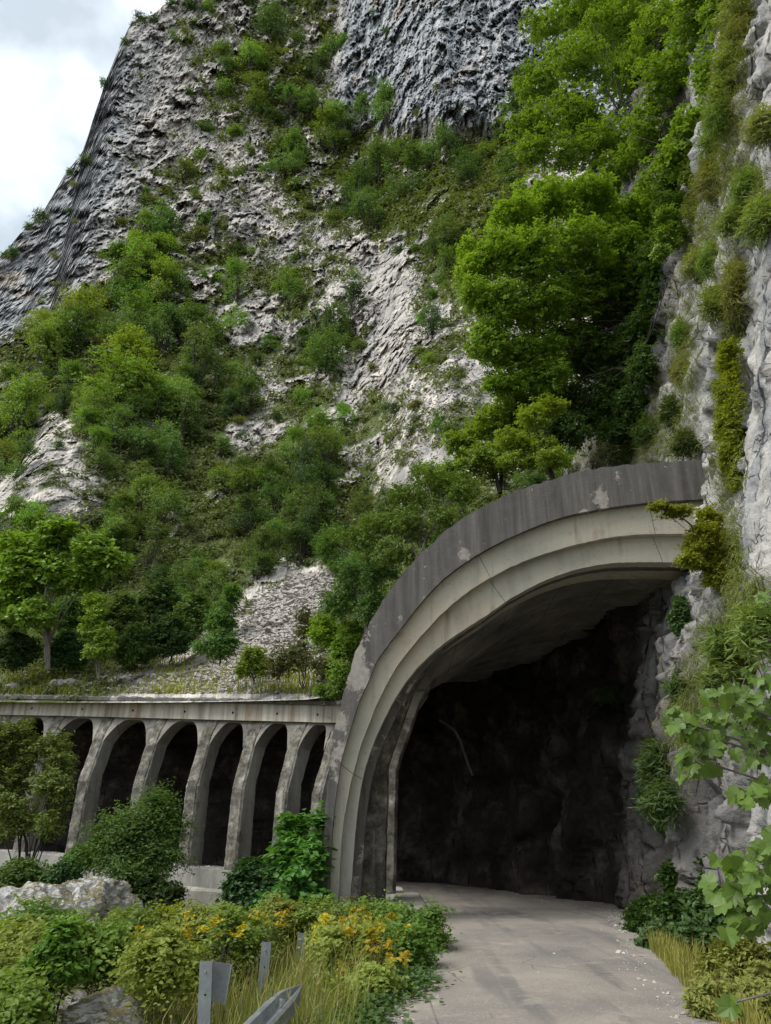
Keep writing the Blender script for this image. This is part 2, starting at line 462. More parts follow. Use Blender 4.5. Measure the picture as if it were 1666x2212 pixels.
def mat_ledge():
    """pale beam with white and rust-brown runs"""
    n = NT("streaked_beam_concrete")
    st = n.noise(2.6, 6, 0.6, n.coord((1.5, 1.5, 0.07)))
    c = n.ramp(st, [(0.28, (0.15, 0.135, 0.115)), (0.42, (0.31, 0.285, 0.235)), (0.55, (0.47, 0.43, 0.36)), (0.70, (0.58, 0.55, 0.49))])
    rust = n.ramp(n.noise(1.7, 5, 0.6, n.coord((1.2, 1.2, 0.10))), [(0.55, 0.0), (0.68, 0.75)])
    c = n.mix(rust, c, (0.27, 0.155, 0.075))
    c = n.mix(n.ramp(n.noise(5, 5, 0.7), [(0.60, 0.0), (0.70, 0.6)]), c, (0.10, 0.095, 0.085))
    return n.principled(c, 0.92, n.bump(n.noise(14, 5, 0.7), 0.4, 0.03), spec=0.2)

def mat_road():
    n = NT("dusty_asphalt")
    x = n.noise(0.55, 5, 0.6)
    sp = n.noise(38.0, 4, 0.75)
    c = n.ramp(x, [(0.30, (0.150, 0.138, 0.126)), (0.5, (0.212, 0.192, 0.168)), (0.68, (0.275, 0.246, 0.208))])
    c = n.mix(n.ramp(sp, [(0.57, 0.0), (0.68, 0.75)]), c, (0.44, 0.41, 0.375))
    c = n.mix(n.ramp(sp, [(0.30, 0.6), (0.42, 0.0)]), c, (0.07, 0.068, 0.065))
    tr = n.noise(1.0, 4, 0.6, n.coord((1.6, 0.16, 1)))
    c = n.mix(n.ramp(tr, [(0.54, 0.0), (0.64, 0.6)]), c, (0.105, 0.102, 0.10))
    c = n.mix(n.ramp(n.noise(1.6, 6, 0.7), [(0.55, 0.0), (0.66, 0.6)]), c, (0.33, 0.29, 0.24))
    crack = n.vor(0.9, 'DISTANCE_TO_EDGE', n.coord((1, 1, 1)))
    c = n.mix(n.math('MULTIPLY', n.ramp(crack, [(0.0, 1.0), (0.012, 0.0)]), n.ramp(n.noise(0.8, 2), [(0.48, 0.0), (0.56, 0.7)])), c, (0.06, 0.058, 0.055))
    return n.principled(c, 0.9, n.bump(n.math('ADD', sp, n.noise(9, 4)), 0.35, 0.02), spec=0.25)

def mat_soil():
    n = NT("stony_soil")
    c = n.ramp(n.noise(2.2, 7, 0.68), [(0.32, (0.035, 0.042, 0.014)), (0.48, (0.075, 0.068, 0.035)), (0.62, (0.14, 0.12, 0.075)), (0.76, (0.30, 0.275, 0.24))])
    return n.principled(c, 0.97, n.bump(n.noise(7, 6, 0.7), 0.8, 0.1), spec=0.1)

def mat_leaf(name, rough=0.55, trans=0.40, var=0.5):
    """albedo from the object's own colour, varied leaf by leaf and clump by clump"""
    n = NT(name)
    oc = n.objcolor(); t = n.attr("tint"); c2 = n.attr("clump")
    c = n.mix(n.math('MULTIPLY', t, var), oc, n.mix(1.0, oc, (1.45, 1.40, 0.9), 'MULTIPLY'))
    c = n.mix(n.math('MULTIPLY', c2, 0.55), c, n.mix(1.0, c, (0.62, 0.70, 0.72), 'MULTIPLY'))
    hs = n.n.new("ShaderNodeHueSaturation")
    n._set(hs.inputs["Hue"], n.math('ADD', 0.485, n.math('MULTIPLY', n.objrandom(), 0.03)))
    n._set(hs.inputs["Value"], n.math('ADD', 0.82, n.math('MULTIPLY', n.objrandom(), 0.36)))
    n.l.new(c, hs.inputs["Color"]); c = hs.outputs[0]
    p = n.n.new("ShaderNodeBsdfPrincipled")
    n.l.new(c, p.inputs["Base Color"]); p.inputs["Roughness"].default_value = rough
    p.inputs["Specular IOR Level"].default_value = 0.28
    tr = n.n.new("ShaderNodeBsdfTranslucent")
    n.l.new(n.mix(1.0, c, (1.5, 1.45, 0.6), 'MULTIPLY'), tr.inputs[0])
    ms = n.n.new("ShaderNodeMixShader"); ms.inputs[0].default_value = trans
    n.l.new(p.outputs[0], ms.inputs[1]); n.l.new(tr.outputs[0], ms.inputs[2])
    n.l.new(ms.outputs[0], n.out.inputs[0])
    return n.m

def mat_bark(name, a, b):
    n = NT(name)
    c = n.ramp(n.noise(5, 5, 0.65, n.coord((1, 1, 0.25))), [(0.35, a), (0.65, b)])
    return n.principled(c, 0.92, n.bump(n.noise(20, 4, 0.7, n.coord((1, 1, 0.2))), 0.6, 0.02), spec=0.15)

def mat_steel():
    n = NT("galvanised_steel")
    c = n.ramp(n.noise(6, 5, 0.65), [(0.3, (0.20, 0.225, 0.24)), (0.55, (0.31, 0.335, 0.35)), (0.75, (0.40, 0.42, 0.43))])
    c = n.mix(n.ramp(n.noise(25, 4, 0.7), [(0.60, 0.0), (0.70, 0.5)]), c, (0.16, 0.15, 0.135))
    return n.principled(c, n.ramp(n.noise(9, 4), [(0.3, 0.42), (0.7, 0.65)]), n.bump(n.noise(18, 4), 0.12, 0.01), metallic=0.65, spec=0.4)

M = dict(hill=mat_hill(), face=mat_wall_rock(), boulder=mat_boulder(), stone=mat_loose_stone(),
         dark=mat_dark_concrete(), cream=mat_cream_concrete("cream_concrete"), grey=mat_cream_concrete("grey_cream_concrete", 1.0),
         soffit=mat_soffit(), column=mat_column(), ledge=mat_ledge(), road=mat_road(), soil=mat_soil(),
         leaf=mat_leaf("leaf"), needle=mat_leaf("fine_leaf", 0.6, 0.25, 0.6), bigleaf=mat_leaf("broad_leaf", 0.42, 0.30, 0.35),
         grass=mat_leaf("grass_blade", 0.6, 0.35, 0.9),
         bark=mat_bark("dark_bark", (0.022, 0.019, 0.016), (0.062, 0.055, 0.045)), palebark=mat_bark("pale_bark", (0.10, 0.09, 0.075), (0.22, 0.20, 0.175)),
         steel=mat_steel(), hole=NT("dark_hole").principled((0.01, 0.01, 0.01), 1.0),
         rust=mat_bark("rusty_iron", (0.035, 0.032, 0.028), (0.07, 0.065, 0.06)))

# ------------------------------------------------------------------ the line of the gallery and the lie of the land
PATH_CTRL = np.array([(-0.95, 15.2), (-0.95, 16.0), (-0.87, 17.8), (-0.62, 19.7), (-0.72, 21.6), (-1.25, 23.3), (-2.3, 24.8), (-3.6, 25.75),
                      (-5.2, 26.55), (-7.1, 27.3), (-9.2, 28.0), (-11.5, 28.75), (-13.9, 29.5), (-16.4, 30.3), (-19.0, 31.1), (-24.0, 32.6), (-31.0, 34.6)])
def catmull(pts, per):
    out = []
    p = np.vstack([2 * pts[0] - pts[1], pts, 2 * pts[-1] - pts[-2]])
    for i in range(1, len(p) - 2):
        for t in np.linspace(0, 1, per, endpoint=False):
            out.append(0.5 * (2 * p[i] + (p[i + 1] - p[i - 1]) * t + (2 * p[i - 1] - 5 * p[i] + 4 * p[i + 1] - p[i + 2]) * t * t + (-p[i - 1] + 3 * p[i] - 3 * p[i + 1] + p[i + 2]) * t ** 3))
    return np.array(out + [pts[-1]])
PATH = catmull(PATH_CTRL, 12)
PT = np.gradient(PATH, axis=0); PT /= np.linalg.norm(PT, axis=1)[:, None]
PN = np.stack([PT[:, 1], -PT[:, 0]], 1)                       # into the mountain
PS = np.concatenate([[0], np.cumsum(np.linalg.norm(np.diff(PATH, axis=0), axis=1))])
def path_at(s):
    p = np.array([np.interp(s, PS, PATH[:, 0]), np.interp(s, PS, PATH[:, 1])])
    t = np.array([np.interp(s, PS, PT[:, 0]), np.interp(s, PS, PT[:, 1])]); t /= np.linalg.norm(t)
    f = float(smooth(S0 + 1.5, S0 + 6.5, np.array(s)))            # square to the road at the portal
    nn = np.array([t[1], -t[0]]) * f + np.array([1.0, 0.0]) * (1 - f); nn /= np.linalg.norm(nn)
    return p, t, nn
def path_near(x, y):
    k = int(np.argmin((PATH[:, 0] - x) ** 2 + (PATH[:, 1] - y) ** 2)); return PS[k]
S0 = path_near(-0.95, 16.0)
def base_z(s):                                                # top of the sill the columns stand on
    return float(np.interp(s, ZS, ZB))
def height_k(s):                                              # how much taller than the portal end the columns stand
    return float(np.interp(s, ZS, ZH))
# levels read off the photograph: sill and top of the beam for a few stations along the wall
ZS, ZB, ZH = [0.0, S0 + 4.5], [0.0, 0.0], [1.0, 1.0]
for s_ in np.arange(S0 + 9.0, S0 + 28, 1.5):
    p_, t_, n_ = path_at(s_)
    def z_for(row, off):
        q = p_ + n_ * off; px = None; z = 3.0
        for _ in range(30):
            X_, Y_ = to_photo(q[0], q[1], np.array(z)); z += (float(Y_) - row(float(X_))) * S_D / 740.0 * q[1]
        return z
    zb = z_for(lambda x: np.interp(x, [0, 60, 600, 740], [1838, 1842, 1890, 1900]), 0.0)
    zt = z_for(lambda x: np.interp(x, [0, 200, 740], [1500, 1503, 1512]), 0.75)
    ZS.append(s_); ZB.append(zb); ZH.append((zt - zb) / 5.74)
print("levels", np.round(ZB, 2), np.round(ZH, 2))
ZS.append(99.0); ZB.append(ZB[-1]); ZH.append(ZH[-1])

def road_z(y):
    return np.interp(y, [-40, 0, 14, 24, 40], [0.2, 0.0, -0.12, -0.55, -0.6])
def ground_z(x, y):
    x = np.asarray(x, float); y = np.asarray(y, float)
    z = road_z(y) - 0.05
    drop = smooth(-0.3, -2.2, x) * 0.45 + smooth(-1.5, -8.0, x) * 0.5 + smooth(-6, -40, x) * 5.0
    z = z - drop * smooth(1, 6, y) - smooth(25, 60, np.hypot(x, y)) * 2.0
    return z + 0.10 * perlin(np.stack([x * 0.6, y * 0.6, 0 * x], -1).reshape(-1, 3)).reshape(x.shape) * smooth(0.4, -0.8, x)

# ground: one polar sheet to the horizon
rr = np.concatenate([[0.0], np.geomspace(0.8, 330, 80)]); aa = np.linspace(0, 2 * np.pi, 180, endpoint=False)
RX = rr[:, None] * np.cos(aa)[None]; RY = rr[:, None] * np.sin(aa)[None] + 8
GZ = ground_z(RX.ravel(), RY.ravel())
me = build_mesh("ground", np.stack([RX.ravel(), RY.ravel(), GZ], 1), grid_faces(len(rr), len(aa), True), M['soil'], smooth_shade=True)
tag(link("ground", me), kind="structure")

# road: a strip following the bend into the gallery
ys = np.linspace(-10, 19, 90)
left = np.interp(ys, [-10, 4, 7.7, 11.4, 14, 19], [-1.2, -0.9, -0.45, 0.25, 0.35, 0.5])
right = np.interp(ys, [-10, 4, 7.7, 11.7, 14.7, 19], [2.4, 3.0, 3.35, 4.1, 4.7, 6.2])
strips = [(np.array([l, y]), np.array([r, y])) for y, l, r in zip(ys, left, right)]
for s in np.linspace(S0 + 4.2, PS[-1], 50):
    p, t, nn = path_at(s)
    strips.append((p + nn * 0.62, p + nn * 7.2))
NC = 26
V = []
for i, (a, b) in enumerate(strips):
    jit = 0.10 * math.sin(i * 0.9) + 0.07 * math.sin(i * 2.3)
    for k in range(NC):
        q = a + (b - a) * (k / (NC - 1)) + (np.array([jit, 0]) if k == 0 and i < 90 else 0)
        V.append((q[0], q[1], float(road_z(q[1])) + 0.012 + 0.025 * math.sin(math.pi * k / (NC - 1))))
me = build_mesh("road", V, grid_faces(len(strips), NC)[:, ::-1], M['road'], smooth_shade=True)
tag(link("road", me), kind="structure")

# ------------------------------------------------------------------ hill: the mountain side over the gallery
def az_el(dx, dy):
    d = ray(dx, dy); return math.atan2(d[0], d[1]), math.atan2(d[2], math.hypot(d[0], d[1]))
SIL = [(-420, 900), (-200, 690), (-60, 600), (0, 555), (45, 500), (95, 455), (140, 378), (178, 330), (206, 240), (232, 165), (262, 90), (285, 45), (330, 32), (372, 0), (430, -70), (520, -200), (700, -330), (1000, -420), (1400, -450), (2200, -450)]
_sa = np.array([az_el(x, y) for x, y in SIL])
def sil_el(a): return np.interp(a, _sa[:, 0], _sa[:, 1])

NA, NE, NB = 760, 560, 26
AZ = np.linspace(R(-47), R(47), NA)
# where the hill starts: just behind the ledge of the gallery, lower out to the left, higher over the portal
e0 = np.interp(np.degrees(AZ), [-47, -33, -27, -6, -3, -0.5, 2, 6, 47], [3.0, 6.0, 7.2, 8.2, 8.6, 11.0, 15.5, 19.5, 21.0])
d0 = np.zeros(NA)
for i, a in enumerate(AZ):
    dirv = np.array([math.sin(a), math.cos(a)])
    rel = np.abs(PATH[:, 0] * dirv[1] - PATH[:, 1] * dirv[0])
    ok = PS > S0 + 9.0
    k = np.argmin(np.where(ok, rel, 99))
    d0[i] = math.hypot(*(PATH[k] + PN[k] * 1.45))
d0 = np.where(np.degrees(AZ) > -3, np.interp(np.degrees(AZ), [-3, 1, 8, 47], [d0[np.argmin(np.abs(np.degrees(AZ) + 3))], 25.0, 24.5, 26.0]), d0)
PROF_E = [0, 1.5, 3, 5.5, 10.0, 17.0, 24.0, 32.0, 40.0, 48.0, 60.0]
PROF_D = [0, 2.6, 5.5, 10.5, 19.0, 34.0, 52.0, 74.0, 94.0, 106.0, 114.0]
tt = np.linspace(0, 1, NE)
A2 = np.repeat(AZ[None], NE, 0)
SE = sil_el(AZ) + R(0.3) * fbm(np.stack([AZ * 24, 0 * AZ + 3.3, 0 * AZ], 1), 4)     # a notched crest
E2 = np.degrees(e0[None] * np.pi / 180 + (SE - np.radians(e0))[None] * tt[:, None])
rel = E2 - e0[None]
D2 = d0[None] + np.interp(rel, PROF_E, PROF_D)
# over the portal the slope runs up more steeply close behind
X = D2 * np.sin(A2); Y = D2 * np.cos(A2); Z = 1.7 + D2 * np.tan(np.radians(E2))
DX, DY = to_photo(X, Y, Z)
ff = smooth(2.5, 14, rel)
def bump2(cx, cy, rx, ry, ang=0.0):
    c, s = math.cos(ang), math.sin(ang)
    u = ((DX - cx) * c + (DY - cy) * s) / rx; v = (-(DX - cx) * s + (DY - cy) * c) / ry
    return np.exp(-(u * u + v * v))
def edge_x(pts):                                              # x of a broken line at the height of every vertex
    p = sorted(pts, key=lambda q: q[1]); return np.interp(DY, [q[1] for q in p], [q[0] for q in p])
dd = np.zeros_like(D2)
# rock spur in the middle whose right edge stands in front of a gully
ex = edge_x([(760, 380), (845, 480), (850, 560), (835, 640), (700, 705), (620, 760)])
spur = smooth(-320, -10, DX - ex) * (1 - smooth(0, 80, DX - ex)) * smooth(360, 440, DY) * (1 - smooth(690, 720, DY))
dd -= 1.6 * spur
dd += 7.0 * bump2(930, 560, 80, 220, -0.25) + 9.0 * bump2(1000, 330, 160, 90)
# the grey wall at top right, nearly plumb
cl_r = smooth(700, 760, DX + 0.12 * (DY - 150)) * (1 - smooth(255, 310, DY + 0.05 * (DX - 900)))
dd -= 8.0 * cl_r * (1 - smooth(-60, 280, DY)) + 2.0 * cl_r
# left: the face that turns away to the open valley
ex = edge_x([(385, -60), (300, 90), (285, 200), (262, 330), (245, 420), (190, 520), (140, 610), (80, 690), (-80, 800), (-300, 1000)])
turn = 1 - smooth(-160, 60, DX - ex)
dd += 3.0 * turn * smooth(0, 160, ex - DX + 60)
cl_l = smooth(-110, 70, ex - DX) * smooth(20, 140, DY)
# spur low on the left with a bare slab
ex2 = edge_x([(330, 740), (200, 850), (120, 915), (60, 1000), (0, 1080), (-60, 1160)])
dd -= 7.0 * smooth(-30, 15, DX - ex2) * (1 - smooth(60, 420, DX - ex2)) * smooth(760, 860, DY) * (1 - smooth(1110, 1260, DY))
dd -= 4.0 * bump2(720, 600, 90, 120) + 3.0 * bump2(500, 460, 160, 60, 0.2) + 3.0 * bump2(960, 840, 90, 90) + 3 * bump2(640, 1010, 110, 120)
D2 = D2 + dd * ff
# the slope runs out into the sky along the crest
D2 += 0.0 * smooth(0.97, 1.0, tt)[:, None] ** 2 * (np.degrees(AZ) < 5)[None]
X = D2 * np.sin(A2); Y = D2 * np.cos(A2); Z = 1.7 + D2 * np.tan(np.radians(E2))
Pn = np.stack([X, Y, Z], -1).reshape(-1, 3)
amp = (ff * np.clip(np.hypot(D2, Z) / 75.0, 0.3, 1.7)).ravel()
# knobbly limestone outcrops standing out of the vegetated slope, jointed up and down the slope
Pw = Pn * np.array([1.0, 0.34, 0.50])
wv = np.stack([perlin(Pw * 0.16 + 3), perlin(Pw * 0.16 + 31), perlin(Pw * 0.16 + 57)], 1)
w = Pw + 1.6 * wv + 0.55 * np.stack([perlin(Pw * 0.55 + 3), perlin(Pw * 0.55 + 31), perlin(Pw * 0.55 + 57)], 1)
f1a, c1, r1 = voronoi(w * 0.19)
f1b, c2, r2, t2 = voronoi(w * 0.46 + 9, True)
f1c, c3, r3, t3 = voronoi(w * 1.15 + 21, True)
f1d, c4, r4, t4 = voronoi(w * 2.6 + 41, True)
outc = fbm(Pw * 0.13 + 5, 4)
OUTC = smooth(-0.12, 0.28, outc + 0.55 * (r1 - 0.5) + 0.3 * (r2 - 0.5))
rad = 2.6 * fbm(Pw * 0.085, 3) + 1.8 * (r1 - 0.5) * smooth(0, 0.3, c1) \
    + OUTC * (1.1 * (0.75 - f1b) + 1.6 * (r2 - 0.5) + 2.0 * t2 + 0.6 * (0.7 - f1c) + 0.75 * (r3 - 0.5) + 1.0 * t3 + 0.22 * (r4 - 0.5) + 0.40 * t4) \
    + (1 - OUTC) * (0.5 * t3 + 0.4 * (r3 - 0.5) + 0.35 * t4) + (0.35 + 0.15 * OUTC) * fbm(Pw * 0.6, 4, ridged=True) + 0.16 * fbm(Pw * 2.2 + 7, 3)
clf = np.maximum(cl_l, cl_r).ravel()
flute = 1.3 * fbm(Pn * np.array([0.22, 0.22, 0.045]) + 40, 4, ridged=True) + 0.6 * fbm(Pn * np.array([0.9, 0.9, 0.14]) + 80, 3)
blk = 1.6 * fbm(Pn * 0.10 + 4, 4, ridged=True) + 1.2 * (r1 - 0.5) * smooth(0, .2, c1) + 0.7 * (r2 - 0.5) * smooth(0, .2, c2)
flL = np.where(cl_l.ravel() > cl_r.ravel(), 0.12, 1.0)
rad = 0.8 * rad * (1 - 0.8 * clf) + (0.3 * flute * flL + 0.7 * blk + 0.8 * t2 + 0.55 * t3 + 0.4 * (r3 - 0.5) + 0.3 * t4) * clf
nr_ = smooth(0.0, 3.0, rel).ravel()
rad_s = 0.22 * fbm(Pn * 0.8, 4) * nr_                         # small roughness near the ledge
lift = 0.35 * fbm(Pn * 0.35 + 11, 3)
Dn = (D2.ravel() - rad * amp + rad_s)
Pn2 = np.stack([Dn * np.sin(A2.ravel()), Dn * np.cos(A2.ravel()), 1.7 + Dn * np.tan(np.radians(E2.ravel())) + lift * amp * 0.8 * (1 - smooth(0.9, 1, np.repeat(tt, NA)))], 1)
# back side: falls away behind the crest
top = Pn2[-NA:]
back = []
for k in range(1, NB + 1):
    f = k / NB
    q = top.copy(); rxy = np.hypot(q[:, 0], q[:, 1]); m = (rxy + 3 * k + 4 * f * k) / rxy
    q[:, 0] *= m; q[:, 1] *= m; q[:, 2] -= 1.2 * k * (0.2 + 2.2 * f)
    back.append(q)
HV = np.vstack([Pn2] + back)
sk = Pn2[:NA].copy(); rxy = np.hypot(sk[:, 0], sk[:, 1]); sk[:, :2] *= ((rxy - 0.5) / rxy)[:, None]
sk[:, 2] = np.minimum(sk[:, 2] - 0.15, np.where(np.degrees(AZ) > -2.5, 7.65, 99))
HV = np.vstack([sk, HV])
NRW = NE + NB + 1
HF = grid_faces(NRW, NA)

VEG = [ # 60-unit cells of the photograph, from its top left: . sky  c cliff  r bare  s sparse  m scrub  d trees  D dark trees  b bright trees  B yellow trees
"......smmdmdccscccccDDDD", ".....rsmmdmdmcccccccDDDD", "....rrrmdddmrmcccccDDDDD", "....rrrmmddmmmcccccDDDDD", "...rrrrsmmmdddscccDDDDDD",
"...rrrssrmddddddDDDDDDDD", "..rrmsmsmrdddDDDDDDDDDDD", "..rrsssmsrmmmdDDDDDDDDDD", ".rrrsbbmmssssmmdDDDDDDDD", "rrrmbbmmdmsssrrmdmDDDDDD",
"rrmmdbdmmdbmrrrsmmsdDDDD", "rmmdbbmsrrmbdrrmssrddDDD", "mbdmbBbddmmdmssmssrddDDD", "mmdBBbddmrmmssrsmrrmdddD", "bmdbbbdddsmmrmsrsrrsmddd",
"bsmddmddsrddmmssmrrsmddd", "bsrmmddddmddmssrrsmddddd", "rsrrmddddddddsrrsmmddddd", "rrrmddmdddddmdmdmmdddddd", "bbbbddddmsdddddddddddddd",
"bbbbbdddddrrdddddddddddd", "bbbddddddrrrdddddddddddd", "bbddDDddrrrmddddddddddd", "msmmmsrrrrrrmmmmmmm", "ssssrsrrrrrrrmmm"]
VW = {'.': 0.10, 'c': 0.06, 'r': 0.16, 's': 0.36, 'm': 0.49, 'd': 0.70, 'D': 0.80, 'b': 0.64, 'B': 0.64}
def veg_char(dx, dy):
    r = int(np.clip(dy // 60, 0, len(VEG) - 1)); c = int(np.clip(dx // 60, 0, len(VEG[r]) - 1)); return VEG[r][c]
grid = np.full((len(VEG), 24), 0.6)
for r, row in enumerate(VEG):
    for c, ch in enumerate(row): grid[r, c] = VW[ch]
grid[:17, 19:] = 0.36
def veg_map(dx, dy):
    gx = np.clip(dx / 60 - 0.5, 0, 22.999); gy = np.clip(dy / 60 - 0.5, 0, len(VEG) - 1.001)
    ix = gx.astype(int); iy = gy.astype(int); fx = gx - ix; fy = gy - iy
    return (grid[iy, ix] * (1 - fx) + grid[iy, ix + 1] * fx) * (1 - fy) + (grid[iy + 1, ix] * (1 - fx) + grid[iy + 1, ix + 1] * fx) * fy
me = build_mesh("hill", HV, HF, M['hill'], smooth_shade=False)
nz = np.zeros(len(HV) * 3, dtype=np.float32)
me.vertices.foreach_get("normal", nz) if False else None
nv = np.array([v.normal.z for v in me.vertices]) if False else None
_vn = np.empty(len(HV) * 3, dtype=np.float32); me.vertex_normals.foreach_get("vector", _vn); _vn = _vn.reshape(-1, 3)
if _vn[:, 2].mean() < 0:
    me.flip_normals(); _vn = -_vn
hx, hy = to_photo(HV[:, 0], HV[:, 1], HV[:, 2])
vegv = veg_map(hx, hy) + 0.34 * (_vn[:, 2] - 0.45) + 0.10 * fbm(HV * 0.25, 3)
clm = np.maximum(0.85 * cl_l, cl_r)
clv = np.concatenate([np.zeros(NA), clm.ravel(), np.repeat(clm[-1:], NB, 0).ravel()])
vegv -= 0.25 * clv
OC = np.concatenate([np.full(NA, 0.4), OUTC, np.repeat(OUTC.reshape(NE, NA)[-1:], NB, 0).ravel()])
vegv -= 0.34 * (OC - 0.45)
for an, av in (("veg", vegv), ("cliff", clv)):
    a = me.attributes.new(an, 'FLOAT', 'POINT'); a.data.foreach_set("value", av.astype(np.float32))
tag(link("hill", me), kind="structure")
HILL_BVH = BVHTree.FromPolygons(HV.tolist(), HF.tolist())
def hill_hit(dx, dy):
    d = Vector(ray(dx, dy)).normalized()
    loc, nrm, idx, dist = HILL_BVH.ray_cast(Vector(CAM), d)
    return (np.array(loc), np.array(nrm)) if loc is not None else (None, None)
def hill_down(x, y):
    loc, nrm, idx, dist = HILL_BVH.ray_cast(Vector((x, y, 400)), Vector((0, 0, -1)))
    return loc

# ------------------------------------------------------------------ cliff: the rock on the right of the road, running on as the back wall of the gallery
CLIFF_CTRL = np.array([(2.2, -9.0), (3.0, -3.0), (3.7, 3.0), (4.2, 8.0), (4.55, 12.0), (4.9, 15.5), (5.7, 18.5), (5.6, 21.5), (4.6, 25.0), (2.6, 28.5), (-0.8, 31.2), (-4.8, 33.0), (-9.5, 34.4), (-16, 36.4), (-24, 38.8), (-33, 41.5)])
CP_ = catmull(CLIFF_CTRL, 40)
cs = np.concatenate([[0], np.cumsum(np.linalg.norm(np.diff(CP_, axis=0), axis=1))])
su = np.concatenate([np.linspace(cs[0], cs[200], 330)[:-1], np.linspace(cs[200], cs[400], 200)[:-1], np.linspace(cs[400], cs[-1], 60)])
CXY = np.stack([np.interp(su, cs, CP_[:, 0]), np.interp(su, cs, CP_[:, 1])], 1)
CT = np.gradient(CXY, axis=0); CT /= np.linalg.norm(CT, axis=1)[:, None]
COUT = np.stack([CT[:, 1], -CT[:, 0]], 1)                     # away from the road, into the rock
NS = len(su); hh = np.concatenate([np.linspace(-0.8, 10, 190), np.linspace(10.1, 52, 300)]); NH = len(hh)
Hh = np.repeat(hh[:, None], NS, 1); Sx = np.repeat(su[None], NH, 0)
Yc = np.repeat(CXY[None, :, 1], NH, 0)
lean = np.interp(hh, [-1, 0, 2.2, 4.2, 7, 20, 30, 52], [0.25, 0.35, 0.75, 0.85, 1.75, 4.5, 6.5, 12.5])[:, None] * np.ones_like(Hh)
inside = smooth(cs[215], cs[260], Sx)                          # within the gallery
lean = lean * (1 - inside) + inside * np.interp(hh, [-1, 0, 3, 9, 20, 30, 52], [0, 0.0, 0.3, 1.3, 4.0, 6.0, 12.0])[:, None]
# recess behind the bright buttress, above the portal; a nearer pale buttress along the road
rec = smooth(17.2, 20.0, Yc - 0.05 * Hh) * smooth(8.5, 11.5, Hh)
lean = lean + 0.5 * rec
near = 1 - smooth(10.1, 10.9, Yc - 0.035 * Hh + 0.35 * np.sin(Hh * 0.5))
lean = lean - 0.55 * near * smooth(2.0, 5.0, Hh) + 0.5 * np.exp(-((Yc - 0.035 * Hh + 0.35 * np.sin(Hh * 0.5) - 11.0) / 0.55) ** 2) * smooth(2.5, 6, Hh)
B = np.stack([CXY[None, :, 0] + COUT[None, :, 0] * lean, CXY[None, :, 1] + COUT[None, :, 1] * lean, Hh], -1)
Bp = B.reshape(-1, 3)
w = Bp + 0.5 * np.stack([perlin(Bp * 0.5 + 3), perlin(Bp * 0.5 + 31), perlin(Bp * 0.5 + 57)], 1)
_, q1, k1, g1 = voronoi(w * np.array([0.55, 0.55, 0.26]) + 5, True)
_, q2, k2, g2 = voronoi(w * np.array([1.5, 1.5, 0.8]) + 15, True)
_, q3, k3, g3 = voronoi(w * np.array([4.0, 4.0, 2.4]) + 25, True)
dsp = 0.55 * fbm(Bp * np.array([0.30, 0.30, 0.16]), 3) + 0.7 * (k1 - 0.5) * smooth(0, 0.15, q1) + 0.30 * g1 + 0.24 * (k2 - 0.5) + 0.20 * g2 + 0.07 * (k3 - 0.5) + 0.11 * g3 \
    + 0.22 * fbm(Bp * np.array([1.3, 1.3, 0.7]), 5, ridged=True) + 0.05 * fbm(Bp * 4.0, 3)
nearf = near.ravel()
dsp = dsp * (1 - 0.72 * nearf) + 0.16 * fbm(Bp * np.array([1.1, 1.1, 0.35]) + 9, 4) * nearf + 0.10 * fbm(Bp * np.array([2.2, 2.2, 1.5]), 4, ridged=True) * nearf
crk = np.exp(-(q1 / 0.045) ** 2) * smooth(-0.1, 0.35, fbm(Bp * 0.4 + 13, 2) + 0.15)
dsp = dsp + 0.20 * crk + 0.055 * fbm(Bp * np.array([3.0, 3.0, 1.4]) + 5, 4, ridged=True)
Bd = Bp.copy()
o2 = np.repeat(COUT[None], NH, 0).reshape(-1, 2)
Bd[:, :2] += o2 * dsp[:, None]
Bd[:, 2] += 0.18 * fbm(Bp * 0.9 + 70, 2) - 0.5 * road_z(0)
Bd[:, 2] += np.interp(Bp[:, 1], [10, 24], [0, -0.5])
CF = grid_faces(NH, NS)
# within the gallery only the part under the roof is rock face
keep = ~(Hh[:-1, :-1] > np.interp(Sx[:-1, :-1], [cs[285], cs[335]], [60.0, 9.3])).ravel()
CF = CF[keep]
vegc = 0.16 + 0.22 * np.exp(-((Yc - 0.035 * Hh + 0.35 * np.sin(Hh * 0.5) - 11.2) / 0.8) ** 2) * smooth(4, 6, Hh) + 0.20 * smooth(7, 16, Hh) * smooth(11.5, 13, Yc) + 0.25 * rec
vegc = (vegc.ravel() - 0.14) * (1 - inside.ravel() * (Hh.ravel() < 9.5)) + 0.16 * fbm(Bp * 0.5 + 3, 3)
stain_shade = (inside * smooth(17.0, 20, Yc + 0.10 * (4 - Hh)) * (1 - smooth(9, 11, Hh))).ravel()  # rock painted dark under the roof, standing in for the gallery's shade
stain_shade = np.clip(np.maximum(stain_shade, 0.85 * (smooth(10.0, 15.0, Yc) * (1 - smooth(3.0, 8.0, Hh + 0.8 * np.sin(Yc * 1.7)))).ravel()), 0, 1)  # cliff foot: dark stain and shade painted together
stain_shade = np.maximum(stain_shade, 0.45 * (rec * smooth(0, 1, rec)).ravel())  # recess above the portal: its shade painted into the rock
me = build_mesh("cliff", Bd, CF, M['face'], smooth_shade=True, vert_attrs=dict(veg=vegc, stain_shade=stain_shade))
_vn = np.empty(len(Bd) * 3, dtype=np.float32); me.vertex_normals.foreach_get("vector", _vn)
if _vn.reshape(-1, 3)[: NS * 130, 0].mean() > 0: me.flip_normals()
tag(link("cliff", me), kind="structure")
CLIFF_BVH = BVHTree.FromPolygons(Bd.tolist(), CF.tolist())
